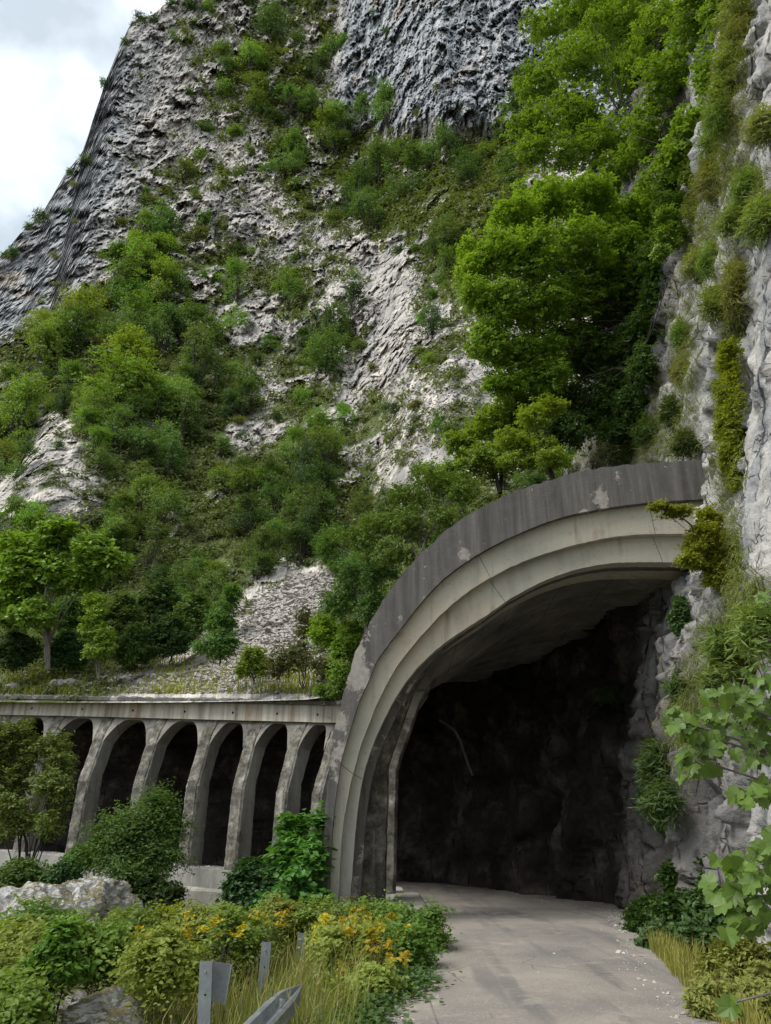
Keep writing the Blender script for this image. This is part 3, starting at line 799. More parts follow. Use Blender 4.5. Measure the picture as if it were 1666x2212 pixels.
def cliff_hit(dx, dy):
    loc, nrm, idx, dist = CLIFF_BVH.ray_cast(Vector(CAM), Vector(ray(dx, dy)).normalized())
    return (np.array(loc), np.array(nrm)) if loc is not None else (None, None)

# ------------------------------------------------------------------ the concrete rockfall gallery
GAL = empty("rockfall_gallery", (-0.9, 16.0, 0.0))
tag(GAL, "weathered concrete rockfall gallery with arched portal and a row of leaning columns", "gallery")
GI = np.array([-0.9, 16.0, 0.0])
def gbuild(name, V, F, mats, parent=GAL, **k):
    V = np.asarray(V, float)
    off = GI if parent is GAL else GI
    me = build_mesh(name, V - off, F, mats, **k)
    return link(name, me, parent)

PY = 16.0
def curve_xz(pts, n=110, y=PY):
    """photograph points unprojected on the portal plane, resampled"""
    q = np.array([P(a, b, y) for a, b in pts])[:, [0, 2]]
    q = catmull(q, 8)
    s = np.concatenate([[0], np.cumsum(np.linalg.norm(np.diff(q, axis=0), axis=1))])
    u = np.linspace(0, s[-1], n)
    return np.stack([np.interp(u, s, q[:, 0]), np.interp(u, s, q[:, 1])], 1)
C_O = curve_xz([(688, 1990), (689, 1962), (696, 1841), (705, 1709), (719, 1595), (733, 1534), (748, 1479), (772.7, 1400), (803, 1339), (852, 1260), (906.7, 1199), (973.7, 1138), (1041, 1095), (1138, 1052.6), (1260, 1016), (1382, 1000.8), (1522, 992)])
C_A = curve_xz([(710, 1990), (711, 1965), (718, 1797), (726, 1723), (736, 1650), (748, 1607), (772, 1528), (798, 1468), (817, 1424), (876, 1345), (943, 1266), (1016, 1208), (1114, 1156), (1230, 1113.5), (1382, 1088), (1530, 1078)])
C_B = curve_xz([(728, 1990), (729, 1962), (737.6, 1812), (748, 1738), (763, 1667.5), (783, 1600), (818, 1512), (860, 1434), (923, 1357), (992, 1290), (1077, 1235), (1175, 1193), (1290, 1162), (1394, 1149), (1540, 1148)])
C_C = curve_xz([(753, 1990), (754, 1965), (765.5, 1812), (773, 1738), (784.6, 1673), (799, 1623), (815.5, 1582), (839, 1532), (868, 1482), (915.5, 1423), (981, 1369), (1047, 1327), (1114, 1281), (1199, 1238), (1290.6, 1212), (1382, 1204), (1560, 1206)])
_jr = np.random.default_rng(12)
for c in (C_A, C_B, C_C): c += _jr.normal(0, 0.0035, c.shape)      # worn arrises
for c in (C_O, C_A, C_B, C_C): c[0, 1] = -0.35
rg = random.Random(4)
def ring(cout, cin, y_front, y_outer, y_inner, chip=0.0):
    """front face between two curves, plus the returns along the outer and the inner curve"""
    n = len(cout); V = []; F = []
    co = cout.copy()
    if chip:
        for i in range(n): co[i] += chip * np.array([rg.uniform(-1, 1), rg.uniform(-1.4, 0.5)]) * 0.5
    rows = [(co, y_outer), (co, y_front), (cout * 0.5 + cin * 0.5, y_front), (cin, y_front), (cin, y_inner)]
    for c, y in rows:
        V += [(p[0], (y if np.ndim(y) == 0 else y[i]), p[1]) for i, p in enumerate(c)]
    for r in range(len(rows) - 1):
        F += [(r * n + i, r * n + i + 1, (r + 1) * n + i + 1, (r + 1) * n + i) for i in range(n - 1)]
    return V, F
arch = link("portal_arch", None, GAL) if False else None
V, F = ring(C_O, C_A, PY, PY + 1.5, PY + 0.20, chip=0.05)
portal = gbuild("portal_arch", V, F, M['dark'])
portal["label"] = "dark stained outer band of the portal arch"
def under(name, V, F, mat, parent, **k):
    me = build_mesh(name, np.asarray(V, float) - GI, F, mat, **k)
    return link(name, me, parent)
V, F = ring(C_A, C_B, PY + 0.17, PY + 0.17, PY + 0.40); V2, F2 = V, F
n_ = len(C_A)
o = under("middle_moulding", V2[n_:], [tuple(i - n_ for i in f) for f in F2 if min(f) >= n_], M['cream'], portal); o["label"] = "cream stepped band inside the dark arch"
V, F = ring(C_B, C_C, PY + 0.36, PY + 0.36, PY + 0.80 + 0.9 * smooth(4.4, 4.9, C_C[:, 1]))
o = under("inner_moulding", V[n_:], [tuple(i - n_ for i in f) for f in F if min(f) >= n_], M['grey'], portal); o["label"] = "narrow grey innermost band of the arch"
# dark strip that paints in the shaded gap between innermost band and first columns
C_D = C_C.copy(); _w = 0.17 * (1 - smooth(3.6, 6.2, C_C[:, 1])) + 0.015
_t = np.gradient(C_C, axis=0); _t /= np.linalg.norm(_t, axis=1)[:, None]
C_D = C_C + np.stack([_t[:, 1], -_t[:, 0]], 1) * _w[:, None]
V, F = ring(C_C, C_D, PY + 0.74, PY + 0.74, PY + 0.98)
o = under("shade_strip", V[n_:], [tuple(i - n_ for i in f) for f in F if min(f) >= n_], M['dark'], portal); o["label"] = "dark strip for the shaded gap inside the arch"
# construction joints cut across the mouldings
for fr in (0.20, 0.60, 0.905):
    jb = MB()
    for ca, cb, yy in ((C_A, C_B, PY + 0.168), (C_B, C_C, PY + 0.358)):
        u = fr * (n_ - 1); i = int(u); f = u - i
        a = ca[i] * (1 - f) + ca[i + 1] * f; b = cb[i] * (1 - f) + cb[i + 1] * f
        d = (b - a) / np.linalg.norm(b - a); t = np.array([-d[1], d[0]]) * 0.005
        q = [a + t, a - t, b - t, b + t]
        jb.add([(p[0] - GI[0], yy - GI[1] - 0.002, p[1]) for p in q], [(0, 1, 2, 3)])
    jb.build("joint", M['hole'], portal)

# ---- cross-section shared by columns and roof (offset into the mountain from the path, height over the sill)
OUT_Z = [-0.3, 0.0, 2.55, 4.25, 4.95, 5.3]
OUT_O = [0.0, 0.0, 0.14, 0.70, 1.06, 1.20]
INN_Z = [-0.3, 0.0, 2.75, 4.35, 5.15, 5.6]
INN_O = [0.86, 0.86, 0.94, 1.52, 2.05, 2.60]
BEAM_Z0, BEAM_Z1, CAP_Z = 4.95, 5.56, 5.74
BEAM_O = 0.93
def at_path(s, o, z):
    p, t, nn = path_at(s)
    return np.array([p[0] + nn[0] * o, p[1] + nn[1] * o, (z * height_k(s) if z > 0 else z) + base_z(s)])

def column_mesh(s, w, seed):
    rr_ = np.random.default_rng(seed)
    zs = np.unique(np.concatenate([np.linspace(-0.3, 4.98, 36), [2.55, 2.75, 4.25, 4.35]]))
    V = []; fr = []
    p, t, nn = path_at(s)
    b = base_z(s)
    for z in zs:
        oo = np.interp(z, OUT_Z, OUT_O); oi = np.interp(z, INN_Z, INN_O)
        ww = w * (1.0 + 0.0 * z) / 2
        fl = max(0.0, (z - 4.1) / 0.9); ww2 = ww + 0.10 * fl * fl
        ch = 0.06
        for (o, a) in ((oo, -ww2 + ch), (oo, -ww2 / 3), (oo, ww2 / 3), (oo, ww2 - ch), (oo + ch, ww2), (oi - ch, ww2), (oi, ww2 - ch), (oi, -ww2 + ch), (oi - ch, -ww2), (oo + ch, -ww2)):
            j = rr_.normal(0, 0.007, 2)
            q = p + nn * (o + j[0]) + t * (a + j[1])
            V.append((q[0], q[1], (z * height_k(s) if z > 0 else z) + b))
        fr += [1, 1, 1, 1, 0.35, 0, 0, 0, 0, 0.35]
    k = 10; n = len(zs)
    F = [(i * k + j, i * k + (j + 1) % k, (i + 1) * k + (j + 1) % k, (i + 1) * k + j) for i in range(n - 1) for j in range(k)]
    F += [tuple(range(k))[::-1], tuple((n - 1) * k + j for j in range(k))]
    return np.array(V), F, fr

# stations of the columns, found where the photograph shows their feet
COL_S = []
for (x, y) in [(-0.87, 17.8), (-0.62, 19.65), (-0.72, 21.6), (-1.25, 23.3), (-2.3, 24.8), (-3.5, 25.65), (-5.0, 26.45), (-6.8, 27.2), (-8.85, 27.9), (-11.05, 28.6), (-13.3, 29.3), (-15.7, 30.1), (-18.2, 30.85)]:
    COL_S.append(path_near(x, y))
cols = []
for i, s in enumerate(COL_S):
    V, F, fr = column_mesh(s, 0.49, 10 + i)
    if i < 2: fr = [0.75] * len(fr)
    o = gbuild("column", V, F, M['column'], vert_attrs=dict(front=fr))
    cols.append(o)

# arched lintel panels between the columns, under the beam
def spandrel(sa, sb):
    NU = 22; V = []; F = []
    for side in (0, 1):
        for i in range(NU + 1):
            u = i / NU; s = sa + (sb - sa) * u
            e = abs(2 * u - 1)
            zl = 3.95 + 0.93 * (1 - max(0.0, (e - 0.20) / 0.80) ** 2.3)
            for k in range(6):
                z = zl + (4.952 - zl) * k / 5 if side == 0 else zl + (5.1 - zl) * k / 5
                o = np.interp(z, OUT_Z, OUT_O) + 0.035 if side == 0 else np.interp(z, INN_Z, INN_O) - 0.035
                V.append(at_path(s, o, z))
    k = 6; off = (NU + 1) * k
    for i in range(NU):
        for j in range(k - 1):
            a = i * k + j
            F.append((a, a + k, a + k + 1, a + 1)); F.append((off + a, off + a + 1, off + a + k + 1, off + a + k))
        F.append((i * k, off + i * k, off + (i + 1) * k, (i + 1) * k))
    return V, F
bounds = [S0 + 0.75] + COL_S
for a, b in zip(bounds[:-1], bounds[1:]):
    V, F = spandrel(a + (0.22 if a > S0 + 1 else 0.0), b - 0.22)
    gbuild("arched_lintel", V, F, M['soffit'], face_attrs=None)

def sweep(profile, s0, s1, n, closed=True, jitter=None):
    V = []; k = len(profile)
    for i in range(n):
        s = s0 + (s1 - s0) * i / (n - 1)
        for j, (o, z) in enumerate(profile):
            dz = jitter(i, j) if jitter else 0
            V.append(at_path(s, o, z + dz))
    F = [(i * k + j, (i + 1) * k + j, (i + 1) * k + (j + 1) % k, i * k + (j + 1) % k) for i in range(n - 1) for j in range(k if closed else k - 1)]
    return np.array(V), F
S_END = COL_S[-1] + 1.0
# beam, ending against the portal band
beam_o = gbuild("beam", *sweep([(BEAM_O, BEAM_Z0), (BEAM_O, BEAM_Z1), (1.95, BEAM_Z1), (1.95, BEAM_Z0 + 0.25), (1.6, BEAM_Z0)], S0 + 1.0, S_END, 90), M['ledge'])
beam_o["label"] = "pale streaked concrete beam over the columns"
jr = np.random.default_rng(3); jv = jr.normal(0, 0.02, (200, 8))
cap = under("cap", *sweep([(BEAM_O - 0.17, BEAM_Z1 + 0.003), (BEAM_O - 0.19, CAP_Z - 0.05), (BEAM_O - 0.10, CAP_Z), (BEAM_O + 0.45, CAP_Z), (1.74, CAP_Z - 0.05), (1.74, BEAM_Z1 + 0.003)], S0 + 1.0, S_END, 180,
            jitter=lambda i, j: jv[i, j] if j in (1, 2, 3) else 0), M['dark'], beam_o)
# drain holes, one to a bay
for a, b in zip(COL_S[3:-1], COL_S[4:]):
    for u in (0.5,):
        s = a + (b - a) * u
        p, t, nn = path_at(s)
        c = at_path(s, BEAM_O - 0.003, BEAM_Z0 + 0.27)
        th = np.linspace(0, 2 * np.pi, 12, endpoint=False)
        V = [c + 0.045 * np.array([t[0] * math.cos(x), t[1] * math.cos(x), math.sin(x)]) for x in th]
        under("drain_hole", V, [tuple(range(12))], M['hole'], beam_o)

# sill wall under the columns with a projecting footing
gbuild("sill_wall", *sweep([(-0.16, -2.2), (-0.16, 0.0), (1.05, 0.0), (1.05, -2.2)], S0 + 0.6, S_END, 90, jitter=lambda i, j: 0.012 * math.sin(i * 1.7 + j) if j in (1, 2) else 0), M['column'])
gbuild("footing", *sweep([(-0.46, -2.4), (-0.46, -0.62), (-0.163, -0.55), (-0.163, -2.4)], S0 + 3.5, S_END, 90, jitter=lambda i, j: 0.015 * math.sin(i * 1.1 + j) if j == 1 else 0), M['soffit'])

# roof shell: the inner curve of the portal swept along the gallery
inner = C_C - np.array([path_at(S0)[0][0], 0.0])
ro = [(o, z) for o, z in inner if z > 4.75]
ro = ro + [(ro[-1][0] + 1.3, ro[-1][1] - 0.15)]
Vv = []; ns = 110; s_list = np.linspace(S0 + 0.8, PS[-1], ns)
nprof = len(ro)
for i, s in enumerate(s_list):
    f = smooth(S0 + 3.5, S0 + 9, np.array(s))
    p, t, nn = path_at(s)
    for j, (o, z) in enumerate(ro):
        zz = z - 0.2 * f * smooth(5.0, 6.5, np.array(z))
        rib = 0.06 * (1 if (i // 4) % 2 == 0 else 0) * (1 if i < 14 else 0)
        Vv.append((p[0] + nn[0] * (o - 0.04), p[1] + nn[1] * (o - 0.04), float(zz) + 0.04 - rib * (s > S0 + 2.2) + (base_z(s) + (height_k(s) - 1) * 5.2) * float(f)))
Fv = [(i * nprof + j, i * nprof + j + 1, (i + 1) * nprof + j + 1, (i + 1) * nprof + j) for i in range(ns - 1) for j in range(nprof - 1)]
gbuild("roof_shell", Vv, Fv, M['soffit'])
# outside of the roof behind the portal and down to the beam
Vo = []
ro2 = [(o - 0.0, z) for o, z in (C_O - np.array([path_at(S0)[0][0], 0.0])) if z > 5.0]
ro2 = [(min(o, 7.4), z - 1.0 * float(smooth(5.0, 7.0, z))) for o, z in ro2]
for i, s in enumerate(np.linspace(S0 + 0.75, S0 + 9.6, 24)):
    f = float(smooth(S0 + 0.5, S0 + 8.0, np.array(s)))
    p, t, nn = path_at(s)
    for j, (o, z) in enumerate(ro2):
        zz = 5.62 + (z - 5.62) * (1 - 0.45 * f); oo = max(o, 0.95 * f + o * (1 - f)); 
        Vo.append((p[0] + nn[0] * oo, p[1] + nn[1] * oo, zz))
k = len(ro2)
Fo = [(i * k + j, (i + 1) * k + j, (i + 1) * k + j + 1, i * k + j + 1) for i in range(23) for j in range(k - 1)]
gbuild("roof_top", Vo, Fo, M['soil'])
ROOF_BVH = BVHTree.FromPolygons([tuple(v) for v in Vo], Fo)

# bent iron strap hanging from the roof
hp = MB()
a = [P(950, 1555, 20.5), P(985, 1582, 20.5), P(1003, 1625, 20.4), P(1013, 1655, 20.4), P(1022, 1675, 20.3)]
hp.tube(catmull(np.array(a), 5), 0.034, 6)
o = hp.build("hanging_pipe", M['rust']); tag(o, "bent grey pipe hanging down from the gallery roof inside the portal", "pipe")

# kerb block at the foot of the inner columns
kb = MB()
c = [(0.22, 13.2), (0.62, 13.35), (0.86, 13.8), (0.90, 14.6), (0.84, 16.5), (0.80, 19.0), (0.2, 19.0), (0.1, 16.0)]
c = np.array(c)
kz = -0.14
n = len(c)
kb.add([(x, y, -0.5) for x, y in c] + [(x, y, 0.02) for x, y in c] + [(x + (0.05 if x < .5 else -0.05), y + 0.03, 0.06) for x, y in c],
       [(i, (i + 1) % n, n + (i + 1) % n, n + i) for i in range(n)] + [(n + i, n + (i + 1) % n, 2 * n + (i + 1) % n, 2 * n + i) for i in range(n)] + [tuple(2 * n + i for i in range(n))])
o = kb.build("kerb_block", M['soffit']); tag(o, "worn concrete kerb with a rounded end at the foot of the portal", "kerb")

# ------------------------------------------------------------------ plants: builders
def leaf_quads(C, Nn, L, Wd, rng, up_bias=0.0, fold=0.25):
    """rhombic leaves at points C facing Nn"""
    n = len(C)
    Nn = Nn + rng.normal(0, 0.45, (n, 3)) + np.array([0, 0, up_bias])
    Nn /= np.linalg.norm(Nn, axis=1)[:, None] + 1e-9
    T = rng.normal(0, 1, (n, 3)); T -= (T * Nn).sum(1)[:, None] * Nn
    T /= np.linalg.norm(T, axis=1)[:, None] + 1e-9
    T[:, 2] -= 0.25
    Bv = np.cross(Nn, T); Bv /= np.linalg.norm(Bv, axis=1)[:, None] + 1e-9
    L = (L * rng.uniform(0.65, 1.3, n))[:, None]; W = L * Wd
    V = np.stack([C - T * L, C + Bv * W + Nn * W * fold - T * L * 0.15, C + T * L, C - Bv * W + Nn * W * fold - T * L * 0.15], 1).reshape(-1, 3)
    return V, np.arange(n * 4).reshape(n, 4)

def lobes_cloud(lobes, n, rng, shell=0.55, twig=0.0, noise_f=1.6, gap=0.15):
    """points spread through a set of ellipsoids (cx,cy,cz,rx,ry,rz), thinned by a noise so gaps show"""
    lobes = np.asarray(lobes, float)
    vol = (lobes[:, 3] * lobes[:, 4] * lobes[:, 5]) ** (2 / 3.0); vol /= vol.sum()
    k = rng.choice(len(lobes), n * 2, p=vol)
    d = rng.normal(size=(n * 2, 3)); d /= np.linalg.norm(d, axis=1)[:, None]
    r = shell + (1.02 - shell) * rng.random(n * 2) ** 0.62
    r = np.where(rng.random(n * 2) < 0.22, r * rng.uniform(1.0, 1.5, n * 2), r)
    C = lobes[k, :3] + d * r[:, None] * lobes[k, 3:]
    q = fbm(C * noise_f / max(lobes[:, 3:].mean(), 0.05) + 7.7, 2)
    keep = q > np.quantile(q, gap + 0.0)
    C, d, k, q = C[keep][:n], d[keep][:n], k[keep][:n], q[keep][:n]
    return C, d, k, q

def crown_mesh(name, lobes, n, leaf, wd, mat, seed, shell=0.1, gap=0.25, up=0.35, noise_f=2.2, stems=None, tw=None, k=9, droop=0.25):
    """leafy twigs: short lines of leaves that start inside the lobes and grow outwards, so the outline stays ragged"""
    rng = np.random.default_rng(seed)
    lobes = np.asarray(lobes, float)
    nt = max(8, int(n / k))
    C, d, li, q = lobes_cloud(lobes, nt, rng, shell, gap=gap, noise_f=noise_f)
    nt = len(C)
    cen = lobes[:, :3].mean(0); ext = np.ptp(lobes[:, :3], axis=0).max() * 0.5 + lobes[:, 3:].mean()
    if tw is None: tw = max(0.30 * lobes[:, 3:].mean(), 2.2 * leaf)
    out = (C - cen) / ext
    dirn = d * 0.75 + out * 0.7 + rng.normal(0, 0.45, (nt, 3)) + np.array([0, 0, 0.15])
    dirn /= np.linalg.norm(dirn, axis=1)[:, None] + 1e-9
    L = tw * rng.uniform(0.5, 1.5, nt)
    u = (np.arange(k) + 0.5) / k
    Pt = C[:, None, :] + dirn[:, None, :] * (L[:, None] * u[None])[:, :, None]
    Pt[:, :, 2] -= droop * L[:, None] * u[None] ** 2
    side = np.cross(dirn, np.array([0, 0, 1.0])); side /= np.linalg.norm(side, axis=1)[:, None] + 1e-9
    sgn = np.where(np.arange(k) % 2 == 0, 1.0, -1.0)
    Pt = Pt + side[:, None, :] * (sgn[None] * leaf * rng.uniform(0.4, 1.1, (nt, k)))[:, :, None] + rng.normal(0, leaf * 0.45, (nt, k, 3))
    Pt = Pt.reshape(-1, 3)
    T = (dirn[:, None, :] * 0.7 + side[:, None, :] * sgn[None, :, None]).reshape(-1, 3) + rng.normal(0, 0.35, (nt * k, 3)); T[:, 2] -= 0.2
    Nn = np.repeat(out * 0.45 + d * 0.15, k, 0) + np.array([0, 0, 0.35 + up]) + rng.normal(0, 0.42, (nt * k, 3))
    Nn /= np.linalg.norm(Nn, axis=1)[:, None] + 1e-9
    T -= (T * Nn).sum(1)[:, None] * Nn; T /= np.linalg.norm(T, axis=1)[:, None] + 1e-9
    Bv = np.cross(Nn, T)
    ls = (leaf * rng.uniform(0.6, 1.3, nt * k) * np.tile(1.05 - 0.35 * u, nt))[:, None]; W = ls * wd
    V = np.stack([Pt - T * ls, Pt + Bv * W + Nn * W * 0.25 - T * ls * 0.15, Pt + T * ls, Pt - Bv * W + Nn * W * 0.25 - T * ls * 0.15], 1).reshape(-1, 3)
    m = nt * k
    F = np.arange(m * 4).reshape(m, 4)
    tint = np.clip(np.repeat(rng.random(nt), k) * 0.55 + rng.random(m) * 0.45, 0, 1)
    lr = rng.random(len(lobes))
    clump = np.clip(np.repeat(lr[li] * 0.4 + 0.7 * np.clip(q + 0.15, 0, 1), k), 0, 1)
    mats = [mat]; mi = None
    if stems is not None and stems.n:
        sv = np.concatenate(stems.v)
        quads = np.array([f for f in stems.f if len(f) == 4], dtype=int)
        V = np.vstack([V, sv]); F = np.vstack([F, quads + m * 4])
        mats = [mat, M['bark']]; mi = np.concatenate([np.zeros(m), np.ones(len(quads))])
        tint = np.concatenate([tint, np.zeros(len(quads))]); clump = np.concatenate([clump, np.zeros(len(quads))])
    return build_mesh(name, V, F, mats, mat_idx=mi, face_attrs=dict(tint=tint, clump=clump))

def rand_lobes(rng, n, R_, H, squash=0.75, base=0.25, spread=0.62, size=(0.30, 0.52)):
    out = []
    for i in range(n):
        a = rng.uniform(0, 2 * np.pi); rad = spread * R_ * math.sqrt(rng.random()); z = H * (base + (1 - base) * rng.random() ** 0.8)
        top = 1 - 0.65 * max(0, (z / H - 0.55)) / 0.45
        s = rng.uniform(*size) * R_ * rng.choice([0.7, 1.0, 1.15])
        out.append((math.cos(a) * rad * top, math.sin(a) * rad * top, min(z, H - s * 0.4), s, s, s * squash))
    return out

def limbs(mb, base, tips, r0, rng, bend=0.15, r1=0.2, n=5):
    base = np.asarray(base, float)
    for tp in tips:
        tp = np.asarray(tp, float); L = np.linalg.norm(tp - base)
        u = np.linspace(0, 1, 6)[:, None]
        mid = base + (tp - base) * 0.5 + rng.normal(0, bend * L, 3) + np.array([0, 0, 0.12 * L])
        pts = (1 - u) ** 2 * base + 2 * u * (1 - u) * mid + u * u * tp
        mb.tube(pts, np.linspace(r0, r0 * r1, 6), n, cap=False)

# far trees and bushes: a few unit-size crowns, copied
VAR_TREE, VAR_BUSH = [], []
for i in range(7):
    rng = np.random.default_rng(100 + i)
    lob = rand_lobes(rng, 15, 0.5, 1.0, 0.72, 0.20, 0.72, (0.24, 0.44))
    st = MB(); limbs(st, (0, 0, -0.12), [l[:3] for l in lob[:8]], 0.022, rng, 0.05)
    VAR_TREE.append(crown_mesh("tree_crown", lob, 3300, 0.026, 0.52, M['leaf'], 200 + i, 0.1, 0.25, 0.3, 2.4, st, tw=0.13, k=9))
for i in range(7):
    rng = np.random.default_rng(300 + i)
    lob = rand_lobes(rng, 8, 0.5, 0.62, 0.7, 0.12, 0.60, (0.24, 0.42))
    VAR_BUSH.append(crown_mesh("bush_crown", lob, 1300, 0.036, 0.5, M['leaf'], 400 + i, 0.1, 0.25, 0.4, 2.4, tw=0.20, k=8))

TONES = {'dark': (0.050, 0.092, 0.030), 'mid': (0.090, 0.152, 0.040), 'fresh': (0.122, 0.200, 0.042), 'bright': (0.165, 0.260, 0.040), 'yellow': (0.190, 0.262, 0.036), 'olive': (0.115, 0.135, 0.050)}
TONE_WORD = {'dark': 'dark green', 'mid': 'mid green', 'fresh': 'fresh green', 'bright': 'bright green', 'yellow': 'yellow-green', 'olive': 'olive green'}

def place_word(x, y):
    """where on the hill, by things one can find in the photo"""
    if y > 1340: return "on the grassy bench behind the gallery beam"
    if y > 1240: return "at the slope foot beside the stone run" if x > 420 else "low on the slope over the leaning columns"
    if y > 1060: return "on the slope above the stone run" if x > 480 else ("beside the bare pale slab" if x < 260 else "on the lower slope over the columns")
    if y > 880: return "on the rock spur at the picture edge" if x < 240 else ("among the thicket over the stone run" if x < 640 else "on pale broken rock beside the overhanging tree")
    if y > 700: return "on the green shoulder under the grey cliff" if x < 300 else ("in the middle of the bushy slope" if x < 640 else "on gully rock near the overhanging tree")
    if y > 540: return "under the grey valley face" if x < 200 else ("below the layered rock band" if x < 560 else ("around the dark tilted rock slab" if x < 860 else "in the gully beside the overhanging tree"))
    if y > 400: return "on the rocky shoulder near the skyline" if x < 330 else ("on ledges above the layered rock band" if x < 680 else "over the tilted rock slab")
    if y > 250: return "on the steep skyline edge" if x < 330 else ("on the upper pale rocks" if x < 540 else "in the wooded belt under the grey wall")
    if x < 420: return "along the skyline crest"
    return "on the green rib beside the grey wall" if x < 720 else "on the streaked grey wall"

ORD = ["first", "second", "third", "fourth", "fifth", "sixth", "seventh", "eighth", "ninth", "tenth", "eleventh", "twelfth", "13th", "14th", "15th", "16th", "17th", "18th", "19th", "20th"]
HILL_OBJS = []                                                # (object, label stem, photo x)
rg = random.Random(11)
rngh = np.random.default_rng(5)
def hill_plant(x, y, dpx, kind, tone, stretch=1.0):
    loc, nrm = hill_hit(x, y + dpx * 0.35)
    if loc is None: return None
    sz = dpx * scale_at(loc)
    me = rg.choice(VAR_TREE if kind == 'tree' else VAR_BUSH)
    o = link("hillside_tree" if kind == 'tree' else "hillside_bush", me)
    o.location = loc + nrm * 0.02 - np.array([0, 0, 0.06 * sz])
    k = 1.15 if kind == 'tree' else 1.35
    o.scale = (sz * k * rg.uniform(0.9, 1.15), sz * k * rg.uniform(0.9, 1.15), sz * k * stretch * rg.uniform(0.9, 1.1))
    tilt = 0.18
    o.rotation_euler = (rg.uniform(-tilt, tilt), rg.uniform(-tilt, tilt), rg.uniform(0, 6.28))
    c = TONES[tone]; j = rg.uniform(0.85, 1.2)
    o.color = (c[0] * j * rg.uniform(0.9, 1.12), c[1] * j, c[2] * j, 1)
    w = "big" if sz > 7 else ("middling" if sz > 3.2 else ("small" if sz > 1.6 else "tiny"))
    shape = "narrow" if stretch > 1.25 else ("spreading" if stretch < 0.8 else "rounded")
    stem = f"{w} {TONE_WORD[tone]} {shape} {kind} {place_word(x, y)}"
    tag(o, stem, kind, "trees on the hillside" if kind == 'tree' else "bushes on the hillside")
    HILL_OBJS.append((o, stem, x))
    return o

# single plants one can pick out
hill_plant(300, 590, 130, 'tree', 'fresh'); hill_plant(345, 545, 70, 'tree', 'bright'); hill_plant(265, 640, 110, 'tree', 'mid')
hill_plant(512, 640, 62, 'tree', 'bright', 1.5); hill_plant(505, 690, 46, 'bush', 'bright', 1.2)
hill_plant(285, 775, 120, 'tree', 'yellow', 0.9); hill_plant(235, 850, 150, 'tree', 'bright', 0.9); hill_plant(190, 900, 110, 'tree', 'fresh', 0.9); hill_plant(330, 880, 90, 'tree', 'mid')
hill_plant(160, 690, 100, 'tree', 'bright'); hill_plant(95, 750, 90, 'tree', 'fresh'); hill_plant(15, 930, 120, 'tree', 'bright', 1.2); hill_plant(30, 1010, 80, 'tree', 'mid'); hill_plant(300, 700, 110, 'tree', 'fresh'); hill_plant(400, 720, 95, 'tree', 'mid')
for (x, y, d) in [(300, 42, 38), (330, 40, 30), (268, 92, 24), (225, 180, 22), (90, 470, 40), (20, 545, 34), (185, 350, 36), (150, 372, 20), (370, 10, 30), (410, 15, 36), (8, 552, 20), (60, 490, 24)]:
    hill_plant(x, y, d, 'bush', 'dark', 0.9)

def in_free(x, y):                                            # the part of the hill one can see
    return not (x > 1440 or (x > 1180 and y < 900) or (x > 1000 and 400 < y < 860))
ntree = nbush = 0
cells = [(r, c) for r in range(len(VEG)) for c in range(len(VEG[r]))]
rg.shuffle(cells)
for r, c in cells:
    ch = VEG[r][c]
    for _ in range(3):
        x = c * 60 + rg.uniform(-4, 64); y = r * 60 + rg.uniform(-4, 64)
        if not in_free(x, y) or y > 1425: continue
        u = rg.random()
        # the stone run stays open
        if y > 1240 and x > 500 + (1400 - y) * 0.75 - 30 and x < 660 + (1400 - y) * 0.6 and y < 1420: continue
        if ch in 'dDbB':
            big = {'d': (52, 92), 'D': (66, 115), 'b': (56, 100), 'B': (60, 110)}[ch]
            if u < 0.60 and ntree < 255:
                tone = {'d': rg.choice(['dark', 'mid', 'mid', 'mid', 'fresh']), 'D': rg.choice(['dark', 'dark', 'mid']), 'b': rg.choice(['fresh', 'bright', 'mid']), 'B': rg.choice(['bright', 'bright', 'yellow'])}[ch]
                if hill_plant(x, y, rg.uniform(*big) * (0.85 if y < 260 else 1), 'tree', tone, rg.choice([0.75, 0.95, 1.0, 1.15, 1.3])): ntree += 1
            elif u < 0.85 and nbush < 262:
                if hill_plant(x, y, rg.uniform(30, 50), 'bush', rg.choice(['dark', 'mid', 'mid', 'fresh']), rg.choice([0.75, 1.0, 1.2])): nbush += 1
        elif ch == 'm':
            if u < 0.16 and ntree < 255:
                if hill_plant(x, y, rg.uniform(40, 64), 'tree', rg.choice(['mid', 'mid', 'dark', 'olive', 'fresh']), rg.choice([0.9, 1.0, 1.2])): ntree += 1
            elif u < 0.62 and nbush < 262:
                if hill_plant(x, y, rg.uniform(26, 48), 'bush', rg.choice(['mid', 'olive', 'dark', 'mid', 'fresh']), rg.choice([0.7, 0.9, 1.1])): nbush += 1
        elif ch == 's':
            if u < 0.42 and nbush < 262:
                if hill_plant(x, y, rg.uniform(20, 40), 'bush', rg.choice(['olive', 'mid', 'dark', 'mid']), rg.choice([0.7, 0.9, 1.1])): nbush += 1
        elif u < 0.18 and ch != '.' and nbush < 262:
            if hill_plant(x, y, rg.uniform(14, 28), 'bush', rg.choice(['olive', 'dark']), 0.9): nbush += 1
print("hill", ntree, nbush, len(HILL_OBJS))

def name_apart(objs):
    """the same words twice: say which one, counted from the left"""
    by = {}
    for o, stem, x in objs: by.setdefault(stem, []).append((x, o))
    for stem, l in by.items():
        if len(l) == 1: continue
        l.sort(key=lambda q: q[0])
        for i, (x, o) in enumerate(l):
            t = ("leftmost" if i == 0 else ("rightmost" if i == len(l) - 1 else ORD[i] + " from left"))
            o["label"] = stem + ", " + t
name_apart(HILL_OBJS)

